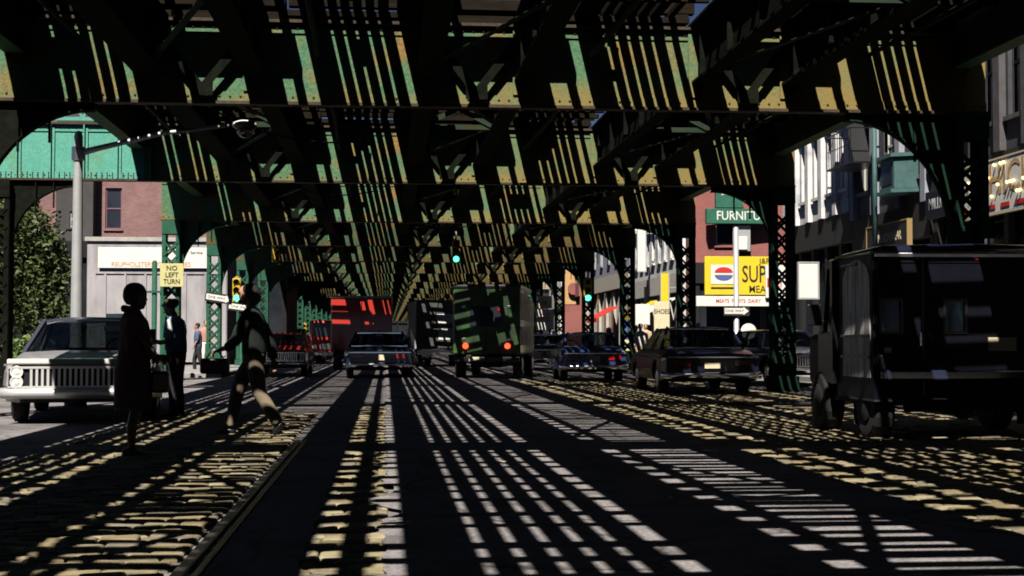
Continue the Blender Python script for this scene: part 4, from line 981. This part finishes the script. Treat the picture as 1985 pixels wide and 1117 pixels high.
t=sign('traffic_sign','yellow square sign reading no left turn on the green column',((a.x+c.x)/2,41.45,(a.z+c.z)/2),0,c.x-a.x+.03,a.z-c.z,mat('faded_yellow_sign',(.62,.58,.26),(.55,.52,.24),rough=.5,scale=5),[('NO',.19,M['ink'],0,.19,1.05),('LEFT',.19,M['ink'],0,0,.95),('TURN',.19,M['ink'],0,-.19,.92)],th=.02)
b=MB(); b.box(-.2,.2,.021,.12,.1,.14); b.box(-.2,.2,.021,.12,-.16,-.12); b.build('bracket',M['grey'],t)
def arrow_sign(label,px,py,Y,w,h,rz=0,tilt=0,post_=None):
    p=P(px,py,Y); t=sign('one_way_sign',label,(p.x,Y,p.z),rz,w,h,M['ink'],[],th=.015); t.rotation_euler=(0,tilt,rz)
    b=MB(); b.prism([(-w*.46,-h*.30),(w*.26,-h*.30),(w*.26,-h*.42),(w*.46,0),(w*.26,h*.42),(w*.26,h*.30),(-w*.46,h*.30)],-.008,-.001,'y'); b.build('arrow',M['white'],t)
    o=text('lettering','ONE WAY',h*.38,M['ink'],t,(-w*.08,-.011,0),(math.pi/2,0,0),sx=1.1); return t
arrow_sign('white one way arrow sign tilted on the green lattice column',424,578,51.85,1.0,.33,R_(-12),R_(9))
arrow_sign('lower white one way arrow sign next to the walking man',468,596,58,1.1,.34,R_(-10),R_(8))
post('green_post','green post holding the lower one way sign',P(468,596,58.15).x,58.15,2.9,.06,M['elcol'])
p=P(1428,700,44.0); OP=post('sign_post','grey post with a one way arrow sign by the yellow market sign',p.x,44,P(1428,440,44).z,.085,M['grey'],base=.14)
arrow_sign('white one way arrow sign pointing right below the yellow market sign',1428,603,43.85,.82,.30)
p=P(1451,643,45); t=thing('round_sign','round white sign standing low beside the black sedan','sign',(p.x,45,p.z)); b=MB(); b.lathe((0,0,0),[(.01,-.02),(.25,-.02),(.26,0),(.25,.02),(.01,.02)],20,'y'); b.build('board',M['white'],t); b=MB(); b.tube([(0,.04,.1),(0,.04,-p.z+.14)],.03,8); b.build('post',M['grey'],t)
def signal(label,px,py,Y,hgt=1.0,lit='g',hang=0,yaw=0):
    p=P(px,py,Y); t=thing('traffic_signal',label,'traffic signal',(p.x,Y,p.z),yaw,'traffic signals'); u=hgt/3
    b=MB(); b.box(-u*.52,u*.52,-u*.35,u*.35,-u*1.5,u*1.5); b.prism([(-u*.4,u*1.501),(u*.4,u*1.501),(0,u*1.8)],-u*.3,u*.3,'y'); b.build('housing',M['sigy'],t,bevel=.02)
    for i,c in enumerate(('r','y','g')):
        z=u*(1-i); on=(c==lit)
        b=MB(); b.lathe((0,-u*.35,z),[(u*.36,0),(u*.33,-.02),(u*.2,-.05),(.01,-.06)],14,'y'); b.build('lamp',M['ggreen'] if on else M['dark'],t)
        b=MB(); n=9; rg=[]
        for k,(q) in enumerate([math.pi*(-.1+1.2*j/n) for j in range(n+1)]): rg.append([(u*.42*math.cos(q),-u*.351,z+u*.42*math.sin(q)),(u*.42*math.cos(q),-u*.9,z+u*.42*math.sin(q)),(u*.39*math.cos(q),-u*.9,z+u*.39*math.sin(q)),(u*.39*math.cos(q),-u*.351,z+u*.39*math.sin(q))])
        b.loft(rg,True); b.build('visor',M['sigy'],t)
    b=MB()
    if hang: b.tube([(0,0,u*1.6),(0,0,hang-p.z)],.03,8); b.build('hanger',M['grey'],t)
    elif hang==0: b.tube([(0,u*.3,u*.8),(0,u*.3+.25,u*.8)],.03,8); b.tube([(0,u*.3,-u*.8),(0,u*.3+.25,-u*.8)],.03,8); b.build('bracket',M['grey'],t)
    return t
signal('yellow traffic signal showing green beside the walking man',459,563,61.6)
signal('yellow traffic signal hanging high under the left track',534,490,57.5,.75,'',hang=5.88,yaw=R_(30))
signal('yellow traffic signal showing green on a right column',1139,563,62.0)
signal('dark traffic signal with a bright green lamp hanging over the centre lane',884,488,50.5,.8,'g',hang=4.97)
signal('small yellow traffic signal far down the left column row',590,640,104,.9,'')
# ------------------------------------------------------------------ tree and planting on the left
def leafmat(name,a,bc,c):
    m=mat(name,a,bc,rough=.6,scale=1.6,c3=c,scale3=5,thr3=(.5,.7)); return m
LF=leafmat('leaves',(.03,.06,.014),(.10,.125,.035),(.06,.085,.022)); LF2=leafmat('shrub_leaves',(.06,.12,.02),(.13,.18,.04),(.10,.14,.03))
BK=mat('bark',(.09,.07,.05),(.05,.04,.03),rough=.9,scale=12,bump=.4)
def tree(name,label,x,y,trunk,clumps,nl,lm,ls,seed,cat='tree',spread=1.0):
    rnd=random.Random(seed); t=thing(name,label,cat,(x,y,.0)); b=MB()
    if trunk>.3:
        b.tube([(0,0,0),(.03,.02,trunk*.5),(.0,.05,trunk),(.05,0,trunk*1.5)],[.16,.12,.10,.05],9)
        for cx,cy,cz,r in clumps: b.tube([(0,.03,trunk*.8),(cx*.5,cy*.5,(trunk+cz)*.5+.1),(cx*.9,cy*.9,cz)],[.06,.04,.015],6)
        b.build('trunk',BK,t,smooth=True)
    c=MB()
    for cx,cy,cz,r in clumps:
        for i in range(int(nl*r*r)):
            d=Vector((rnd.gauss(0,1),rnd.gauss(0,1),rnd.gauss(0,1))).normalized()*r*(rnd.random()**.45)*(1+rnd.gauss(0,.12))
            p=Vector((cx,cy,cz))+Vector((d.x,d.y,d.z*.85)); s=ls*rnd.uniform(.6,1.3)
            u=Vector((rnd.gauss(0,1),rnd.gauss(0,1),rnd.gauss(0,.6))).normalized(); w=u.cross(Vector((rnd.gauss(0,1),rnd.gauss(0,1),rnd.gauss(0,1)))).normalized()
            c.add([p-u*s,p+w*s*.5,p+u*s,p-w*s*.5],[(0,1,2,3)])
    c.build('crown' if trunk>.3 else 'foliage',lm,t); return t
p=P(48,560,44); rnd=random.Random(3)
cl=[(-.1,0,2.6,1.2),(.5,.2,3.2,1.0),(-.7,-.2,3.6,1.1),(.1,0,4.3,1.0),(.75,.1,2.1,.75),(-.5,.3,5.0,.8),(-.9,0,2.3,.9),(.3,-.3,1.9,.8),(-.2,.2,5.4,.55),(.6,0,3.9,.6)]
tree('street_tree','leafy green tree in the sun at the left edge behind the silver car',p.x,44,1.6,[(a,b_,c_,r) for a,b_,c_,r in cl],2000,LF,.085,4)
p=P(-70,560,46); tree('street_tree','second green tree half cut off by the left edge',p.x,46,1.6,[(a*1.3,b_,c_*1.1,r*1.2) for a,b_,c_,r in cl],1200,LF,.1,8)
for i,(px,Y,lb) in enumerate(((30,41.5,'low sunlit shrub under the tree at the left edge'),(70,42.2,'second low shrub beside the lamp post behind the car'),(2,40.5,'green shrub cut off by the left edge behind the car'))):
    p=P(px,640,Y); tree('shrub',lb,p.x,Y,.1,[(0,0,.75,.65),(.45,.1,.6,.5),(-.45,0,.65,.55)],700,LF2,.09,20+i,'shrub')
for i,(px,py,m,lb) in enumerate(((97,580,M['white'],'small white bin behind the silver car under the tree'),)):
    pass
t=thing('planter_wall','low pale wall behind the shrubs on the left','wall',(P(40,650,43.6).x,43.9,.0)); b=MB(); b.box(-3,3.2,0,.25,.0,.7); b.build('wall',STG,t); b=MB(); b.box(-3.04,3.24,-.04,.29,.701,.78); b.build('coping',M['conc'],t)
# ================================================================== PEOPLE
SK1=mat('dark_brown_skin',(.09,.045,.025),(.11,.055,.03),rough=.5,scale=8); SK2=mat('light_skin',(.48,.27,.17),(.42,.23,.15),rough=.5,scale=8)
HAIR=mat('black_hair',(.008,.007,.007),(.014,.012,.01),rough=.7,scale=30,bump=.4,bscale=90)
def vec(q): return Vector(q)
def hand(b,wrist,dirn,palm,r=1.0,curl=.9,side=1):
    "palm block, four unequal fingers and a thumb; dirn = along the hand, palm = palm normal"
    w=vec(wrist); d=vec(dirn).normalized(); n=vec(palm); n=(n-d*n.dot(d)).normalized(); s=d.cross(n)*side
    b.loft([[w+d*a*r+s*x*wd*r+n*y*th*r for x,y in ((-1,-.6),(-.6,-1),(.6,-1),(1,-.6),(1,.6),(.6,1),(-.6,1),(-1,.6))] for a,wd,th in ((-.01,.026,.019),(.03,.036,.016),(.075,.041,.015),(.095,.038,.012))],True)
    for k,(off,ln) in enumerate(((-.030,.072),(-.010,.082),(.010,.077),(.030,.060))):
        p0=w+d*.085*r+s*off*r; c1=curl*.5; c2=curl*1.1; l=ln*r
        p1=p0+(d*math.cos(c1)+n*math.sin(c1))*l*.45; p2=p1+(d*math.cos(c2)+n*math.sin(c2))*l*.32; p3=p2+(d*math.cos(c2*1.3)+n*math.sin(c2*1.3))*l*.25
        b.tube([p0,p1,p2,p3],[.010*r,.0095*r,.0085*r,.006*r],8)
    p0=w+d*.03*r-s*.030*r; p1=p0+(-s*.7+d*.6+n*.3).normalized()*.035*r; p2=p1+(d*.8-s*.2+n*.5).normalized()*.032*r
    b.tube([p0,p1,p2],[.013*r,.011*r,.008*r],8)
def head(b,c,fwd,tilt=0,s=1.0):
    "head centre c; fwd horizontal facing direction"
    f=vec(fwd).normalized(); u=Vector((0,0,1)); x=f.cross(u).normalized()
    u=(u+f*tilt).normalized(); f=u.cross(x).normalized()
    def L(a,b_,c_): return vec(c)+x*a*s+f*b_*s+u*c_*s
    prof=[(-.118,.030,.030,.045),(-.105,.042,.045,.035),(-.075,.055,.070,.018),(-.04,.066,.088,.006),(0,.073,.096,0),(.04,.075,.098,-.003),(.075,.068,.088,-.006),(.105,.045,.06,-.008),(.122,.015,.02,-.008)]
    b.loft([[L(rx*math.cos(q),dy+ry*math.sin(q),z) for q in [2*math.pi*k/16 for k in range(16)]] for z,rx,ry,dy in prof],True)
    b.loft([[L(-.008,.088,.012),L(.008,.088,.012),L(.006,.075,.015),L(-.006,.075,.015)],[L(-.015,.098,-.028),L(.015,.098,-.028),L(.014,.07,-.03),L(-.014,.07,-.03)],[L(-.004,.118,-.026),L(.004,.118,-.026),L(.006,.08,-.036),L(-.006,.08,-.036)]],True)  # nose
    b.ell(L(0,.085,-.064),(.022*s,.012*s,.012*s),8,6); b.ell(L(0,.083,.022),(.05*s,.014*s,.010*s),10,6)
    for sd in (-1,1): b.ell(L(sd*.077,.0,-.012),(.012*s,.02*s,.032*s),8,6)
    return L
def shoe(b,ank,fwd,r=1.0):
    f=vec(fwd).normalized(); x=f.cross(Vector((0,0,1))); a=vec(ank)
    def ring(y,w,h): 
        c=a+f*y; return [c+x*(w*math.cos(q))+Vector((0,0,h*(.5+.5*math.sin(q))-a.z*0)) for q in [2*math.pi*k/10 for k in range(10)]]
    b.loft([ring(-.085,.025,.05),ring(-.07,.036,.08),ring(0,.04,.10),ring(.07,.045,.07),ring(.13,.045,.05),ring(.175,.03,.035)],True)
def torso(b,rows):
    "rows: (centre, rx, ry) with local x across; elliptical rings"
    b.loft([[vec(c)+Vector((rx*math.cos(q),ry*math.sin(q),0)) for q in [2*math.pi*k/18 for k in range(18)]] for c,rx,ry in rows],True)
VX=.011
# All figures face local +y.
# ---- standing woman in a knee length coat, facing right
wl=G(258,886); t=thing('person','person in a long brown coat standing in profile with arms held forward','person',(wl.x,wl.y,0),R_(-80)); W1=t
b=MB()
torso(b,[((0,0,.80),.15,.11),((0,-.01,.92),.165,.125),((0,0,1.02),.135,.10),((0,.01,1.18),.15,.11),((0,.0,1.31),.165,.10),((0,-.01,1.37),.11,.075)])
b.tube([(0,-.012,1.34),(0,.005,1.42),(0,.012,1.47)],[.055,.05,.05],12)
hl=head(b,(0,.02,1.535),(0,1,0),.04)
for s in (-1,1):
    b.tube([(s*.085,0,.86),(s*.085,.01,.62),(s*.08,.02,.46),(s*.078,-.015,.28),(s*.075,-.02,.09)],[.085,.068,.052,.05,.034],12)
    b.tube([(s*.15,-.01,1.32),(s*.19,-.03,1.18),(s*.20,-.02,1.05),(s*.17,.10,.98),(s*.10,.235,.95)],[.05,.045,.04,.036,.027],10)
    hand(b,(s*.10,.235,.95),(-s*.35,.9,-.15),(-s,0,-.3),1.0,.8,s)
b.build('body',SK1,t,remesh=VX,smo=3)
b=MB(); b.ell((0,.0,1.575),(.092,.112,.10),16,10); b.ell((0,-.03,1.545),(.09,.085,.10),14,9); b.build('hair',HAIR,t,remesh=.014,smo=2)
coatm=mat('brown_wool_coat',(.30,.17,.14),(.36,.21,.17),rough=.9,scale=12,bump=.2)
b=MB()
torso(b,[((0,-.005,.46),.215,.185),((0,-.005,.62),.21,.18),((0,-.01,.82),.205,.175),((0,-.0,1.0),.185,.15),((0,.01,1.18),.19,.15),((0,-.005,1.30),.19,.135),((0,-.015,1.37),.12,.09),((0,-.015,1.41),.085,.075)])
for s in (-1,1): b.tube([(s*.155,-.01,1.31),(s*.215,-.035,1.18),(s*.22,-.02,1.04),(s*.185,.08,.985),(s*.15,.15,.965)],[.075,.07,.065,.06,.058],12)
b.build('coat',coatm,t,remesh=.016,smo=4)
b=MB(); b.tube([(-.11,.0,1.41),(-.06,-.10,1.42),(.06,-.10,1.42),(.11,.0,1.41)],[.03,.036,.036,.03],10); b.build('collar',coatm,t,remesh=.012,smo=2)
b=MB(); b.tube([(.25,.03,1.20),(.27,.12,1.04),(.245,.22,.90)],[.03,.055,.04],10,sq=.5); b.build('sleeve_lining',mat('rust_brown_cloth',(.45,.2,.08),(.5,.24,.1),rough=.8,scale=14),t,remesh=.012,smo=2)  # orange tube for the lit forearm, the light put into its colour
b=MB()
for s in (-1,1): shoe(b,(s*.075,-.02,0),(0,1,0))
b.build('shoe',M['black'],t,smooth=True)
wx=Matrix.Rotation(R_(-80),4,'Z')
def world(tt,q): return Matrix.Translation(tt.location)@Matrix.Rotation(tt.rotation_euler.z,4,'Z')@Vector(q)
hb=world(t,(.02,.24,.72)); tb_=thing('handbag','dark handbag hanging from the hands of the person in the long coat','bag',hb,R_(-80))
b=MB(); b.box(-.04,.04,-.09,.09,-.11,.10); b.build('bag_body',M['black'],tb_,bevel=.03); b=MB(); b.tube([(0,-.08,.1),(0,-.05,.20),(0,0,.225),(0,.05,.20),(0,.08,.1)],.009,6); b.build('strap',M['black'],tb_)
# ---- man with cap facing left, reading
m2=G(341,809); t=thing('person','person in a flat cap and blue waistcoat over a white shirt looking down','person',(m2.x,m2.y,0),R_(72))
b=MB()
torso(b,[((0,0,.86),.15,.11),((0,0,.98),.16,.12),((0,.01,1.1),.155,.115),((0,.02,1.28),.18,.115),((0,.03,1.40),.17,.10),((0,.03,1.46),.10,.075)])
b.tube([(0,.03,1.43),(0,.06,1.51),(0,.09,1.56)],[.058,.054,.052],12)
head(b,(0,.115,1.615),(0,1,0),.28)
for s in (-1,1):
    b.tube([(s*.09,0,.92),(s*.10,.03,.68),(s*.10,.03,.49),(s*.10,-.01,.3),(s*.10,-.02,.1)],[.09,.07,.055,.052,.036],12)
    b.tube([(s*.17,.03,1.40),(s*.23,.02,1.24),(s*.24,.03,1.11),(s*.17,.17,1.09),(s*.09,.30,1.10)],[.055,.05,.042,.038,.028],10)
    hand(b,(s*.09,.30,1.10),(-s*.2,.95,.1),(-s*.6,0,.7),1.0,.9,s)
b.build('body',SK1,t,remesh=VX,smo=3)
b=MB(); b.ell((0,.075,1.66),(.092,.108,.075),16,10,Matrix.Rotation(-.28,3,'X')); b.ell((0,.19,1.645),(.07,.07,.014),12,6,Matrix.Rotation(-.35,3,'X')); b.build('cap',mat('dark_cap',(.015,.013,.012),rough=.9,c2=(.02,.018,.016)),t,remesh=.010,smo=1)
b=MB()
for s in (-1,1): b.tube([(s*.165,.03,1.405),(s*.225,.02,1.26),(s*.235,.03,1.15)],[.075,.072,.068],12)
torso(b,[((0,.02,1.36),.175,.105),((0,.03,1.44),.13,.09),((0,.035,1.485),.07,.065)]); b.build('shirt',mat('white_shirt',(.62,.66,.66),(.55,.6,.62),rough=.85,scale=9),t,remesh=.014,smo=3)
b=MB(); torso(b,[((0,0,.94),.18,.145),((0,.0,1.06),.182,.145),((0,.015,1.2),.195,.145),((0,.02,1.32),.20,.14),((0,.025,1.42),.16,.11),((0,.025,1.455),.12,.09)]); b.build('waistcoat',mat('blue_waistcoat',(.16,.24,.42),(.2,.3,.5),rough=.85,scale=14),t,remesh=.014,smo=3)
trm=mat('dark_trousers',(.014,.014,.018),(.022,.022,.026),rough=.9,scale=10)
b=MB(); torso(b,[((0,0,.82),.17,.13),((0,0,.95),.175,.14),((0,0,1.0),.165,.13)])
for s in (-1,1): b.tube([(s*.085,0,.88),(s*.10,.02,.68),(s*.10,.02,.48),(s*.10,-.01,.28),(s*.10,-.015,.07)],[.105,.092,.078,.07,.068],12)
b.build('trousers',trm,t,remesh=.016,smo=3)
b=MB()
for s in (-1,1): shoe(b,(s*.10,-.02,0),(s*.15,1,0))
b.build('shoe',M['black'],t,smooth=True)
q=world(t,(-.02,.42,1.17)); bk=thing('folder','dull red folder held open by the person in the flat cap','book',q,R_(72))
b=MB(); b.box(-.15,-.004,-.012,.012,-.11,.12,Matrix.Rotation(.15,3,'Z')); b.box(.004,.15,-.012,.012,-.11,.12,Matrix.Rotation(-.15,3,'Z')); b.build('cover',mat('dull_red_card',(.16,.06,.05),(.2,.08,.06),rough=.7),bk)
# ---- man striding to the left
m3=G(492,845); t=thing('person','person with dark hair and sunglasses striding left in a dark jumper and tan trousers','person',(m3.x,m3.y,0),R_(84))
b=MB()
torso(b,[((0,0,.90),.155,.115),((0,0,1.0),.165,.12),((0,.01,1.13),.155,.11),((0,.02,1.30),.185,.115),((0,.03,1.43),.18,.105),((0,.035,1.49),.10,.075)])
b.tube([(0,.03,1.46),(0,.05,1.54),(0,.07,1.59)],[.06,.056,.054],12)
hl3=head(b,(0,.095,1.655),(0,1,0),.08)
# front (right) leg forward, rear leg trailing
LG={1:[(.09,.0,.93),(.095,.15,.70),(.095,.22,.50),(.095,.26,.30),(.095,.31,.11)],-1:[(-.09,-.02,.93),(-.095,-.05,.70),(-.095,-.08,.51),(-.095,-.20,.32),(-.095,-.30,.15)]}
AR={1:[(.18,.03,1.43),(.23,-.06,1.25),(.25,-.13,1.13),(.25,-.16,1.0),(.235,-.18,.89)],-1:[(-.18,.03,1.43),(-.235,.12,1.24),(-.24,.17,1.12),(-.22,.26,1.04),(-.20,.36,1.01)]}
for s in (-1,1):
    b.tube(LG[s],[.09,.07,.055,.052,.038],12); b.tube(AR[s],[.055,.05,.042,.037,.027],10)
hand(b,AR[1][-1],(0,-.1,-1),(-1,0,0),1.0,.7,1); hand(b,AR[-1][-1],(.1,.9,-.35),(0,-.35,-.9),1.0,1.3,-1)
b.build('body',SK2,t,remesh=VX,smo=3)
b=MB(); b.ell((0,.05,1.70),(.096,.115,.095),16,10); b.ell((0,.005,1.645),(.094,.085,.12),14,9); b.ell((0,.02,1.58),(.085,.05,.06),12,8); b.build('hair',HAIR,t,remesh=.012,smo=2)
b=MB()
for s in (-1,1): b.ell((s*.034,.180,1.672),(.03,.012,.022),10,6)
b.bar((-.075,.165,1.68),(.075,.165,1.68),.008,.010); b.build('sunglasses',M['black'],t)
b=MB(); b.ell((0,.172,1.572),(.042,.022,.03),10,6); b.build('beard',HAIR,t)
b=MB(); torso(b,[((0,.0,.95),.185,.145),((0,.0,1.05),.185,.145),((0,.01,1.2),.195,.145),((0,.02,1.34),.21,.14),((0,.03,1.44),.18,.12),((0,.035,1.50),.085,.075)])
b.tube(AR[1],[.085,.078,.07,.062,.052],12); b.tube(AR[-1][:4]+[(-.21,.29,1.03)],[.085,.078,.07,.06,.055],12)
b.build('jumper',mat('dark_green_jumper',(.006,.011,.009),(.009,.016,.012),rough=.95,scale=20,bump=.2),t,remesh=.015,smo=3)
tan=mat('tan_trousers',(.27,.215,.15),(.22,.175,.12),rough=.9,scale=8)
b=MB(); torso(b,[((0,0,.86),.175,.135),((0,0,.98),.178,.14),((0,0,1.03),.168,.13)])
for s in (-1,1): b.tube(LG[s],[.112,.098,.085,.075,.07],12)
b.build('trousers',tan,t,remesh=.016,smo=3)
b=MB(); shoe(b,(.095,.315,.0),(0,1,0)); b.build('shoe',M['black'],t,smooth=True)
b=MB(); r=Matrix.Rotation(-.85,3,'X')
bb=MB(); shoe(bb,(0,0,0),(0,1,0)); b.add([Vector((-.095,-.335,.070))+r@Vector(q) for q in bb.v],bb.f); b.build('shoe',M['black'],t,smooth=True)
q=world(t,(-.20,.42,.85)); bk=thing('shoulder_bag','dark bag swinging from the forward hand of the striding person','bag',q,R_(84))
b=MB(); b.box(-.05,.05,-.17,.17,-.12,.06); b.build('bag_body',M['black'],bk,bevel=.03); b=MB(); b.tube([(0,-.10,.06),(0,-.05,.13),(0,0,.145),(0,.05,.13),(0,.10,.06)],.010,6); b.build('strap',M['black'],bk)
# ---- small pedestrians far away
def walker(label,px,Y,rz,top,bottom,skin=SK2,h=1.0,z=.0):
    p=P(px,700,Y); t=thing('person',label,'person',(p.x,Y,z),rz,'distant pedestrians'); t.scale=(h,h,h)
    b=MB(); torso(b,[((0,0,.86),.15,.11),((0,0,1.0),.15,.115),((0,.01,1.28),.18,.115),((0,.02,1.42),.16,.10),((0,.02,1.48),.08,.07)])
    b.tube([(0,.02,1.45),(0,.04,1.55)],.055,8); head(b,(0,.05,1.63),(0,1,0),.05)
    legs=[[(.09,0,.9),(.1,.12,.5),(.1,.10,.1)],[(-.09,0,.9),(-.1,-.06,.5),(-.1,-.22,.12)]]; arms=[[(.18,.02,1.40),(.23,-.06,1.14),(.22,.02,.92)],[(-.18,.02,1.40),(-.23,.05,1.14),(-.2,.16,.95)]]
    for L_ in legs: b.tube(L_,[.09,.055,.04],8)
    for A_ in arms: b.tube(A_,[.05,.04,.028],8); hand(b,A_[2],(0,.3,-1),(0,1,0),1,.6)
    b.build('body',skin,t,remesh=.018,smo=2)
    b=MB(); b.ell((0,.03,1.67),(.09,.105,.085),10,7); b.build('hair',HAIR,t)
    b=MB(); torso(b,[((0,0,.92),.18,.14),((0,.01,1.28),.205,.14),((0,.02,1.43),.17,.11),((0,.02,1.49),.075,.075)])
    for A_ in arms: b.tube(A_[:2],[.08,.065],8)
    b.build('shirt',top,t,remesh=.03,smo=2)
    b=MB(); torso(b,[((0,0,.84),.165,.13),((0,0,.98),.17,.13)])
    for L_ in legs: b.tube(L_,[.11,.08,.065],8)
    b.build('trousers',bottom,t,remesh=.03,smo=2)
    b=MB(); shoe(b,(.1,.10,.0),(0,1,0)); shoe(b,(-.1,-.22,.03),(0,1,0)); b.build('shoe',M['black'],t)
wsh=M['white']; tn=mat('beige_cloth',(.5,.36,.22),rough=.9); pk=mat('pink_cloth',(.5,.25,.2),rough=.9); bl_=mat('blue_cloth',(.08,.1,.2),rough=.9)
walker('small person in white walking on the sunny right side between two columns',1242,50,R_(160),wsh,tn,z=.0)
walker('small person in blue crossing behind the capped person',384,50,R_(100),bl_,trm,z=.0)
walker('small person in pink near the base of the green lattice column',398,56,R_(200),pk,wsh,z=.17)
walker('small person beyond the green truck on the right',1066,70,R_(180),wsh,bl_,z=.0)
walker('small person in pale clothes on the left far behind the walking man',608,90,R_(180),tn,bl_,z=.0)

walker('small person in white carrying on past the tan shop board',1232,56,R_(200),wsh,bl_,z=.0)
walker('small person in beige walking outside the pale shops',1252,62,R_(170),tn,wsh,z=.14)
walker('small person in pink on the far right sidewalk',1072,82,R_(180),pk,wsh,z=.0)
# ================================================================== LIGHT, SKY, CAMERA
sd=Vector((.23,.78,-1.0)).normalized()
su=bpy.data.lights.new('sun','SUN'); su.energy=5; su.angle=R_(.33); su.color=(1,.94,.84)
so=bpy.data.objects.new('sun',su); COL.objects.link(so); so.rotation_euler=sd.to_track_quat('-Z','Y').to_euler()
w=bpy.data.worlds.new('World'); SC.world=w; w.use_nodes=True; nt=w.node_tree
sk=nt.nodes.new('ShaderNodeTexSky'); sk.sky_type='NISHITA'; sk.sun_disc=False; sk.air_density=.2; sk.dust_density=.2; sk.ozone_density=1.5
el=math.asin(-sd.z); sk.sun_elevation=el; sk.sun_rotation=math.atan2(-sd.x,-sd.y)
nt.links.new(sk.outputs[0],nt.nodes['Background'].inputs[0]); nt.nodes['Background'].inputs[1].default_value=.05
cam=bpy.data.cameras.new('camera'); cam.sensor_width=36; cam.lens=FPX/1985*36; cam.clip_end=2000; cam.clip_start=.05
co=bpy.data.objects.new('camera',cam); COL.objects.link(co); co.location=(0,0,CAMH); co.rotation_euler=(math.pi/2+PIT,0,-YAW); SC.camera=co
SC.render.engine='CYCLES'
SC.cycles.max_bounces=5; SC.cycles.diffuse_bounces=0; SC.cycles.glossy_bounces=3; SC.cycles.transparent_max_bounces=8; SC.cycles.caustics_reflective=False; SC.cycles.caustics_refractive=False
SC.cycles.filter_width=1.8
SC.view_settings.view_transform='Standard'; SC.view_settings.look='None'; SC.view_settings.exposure=.7; SC.view_settings.gamma=1; SC.view_settings.use_curve_mapping=False
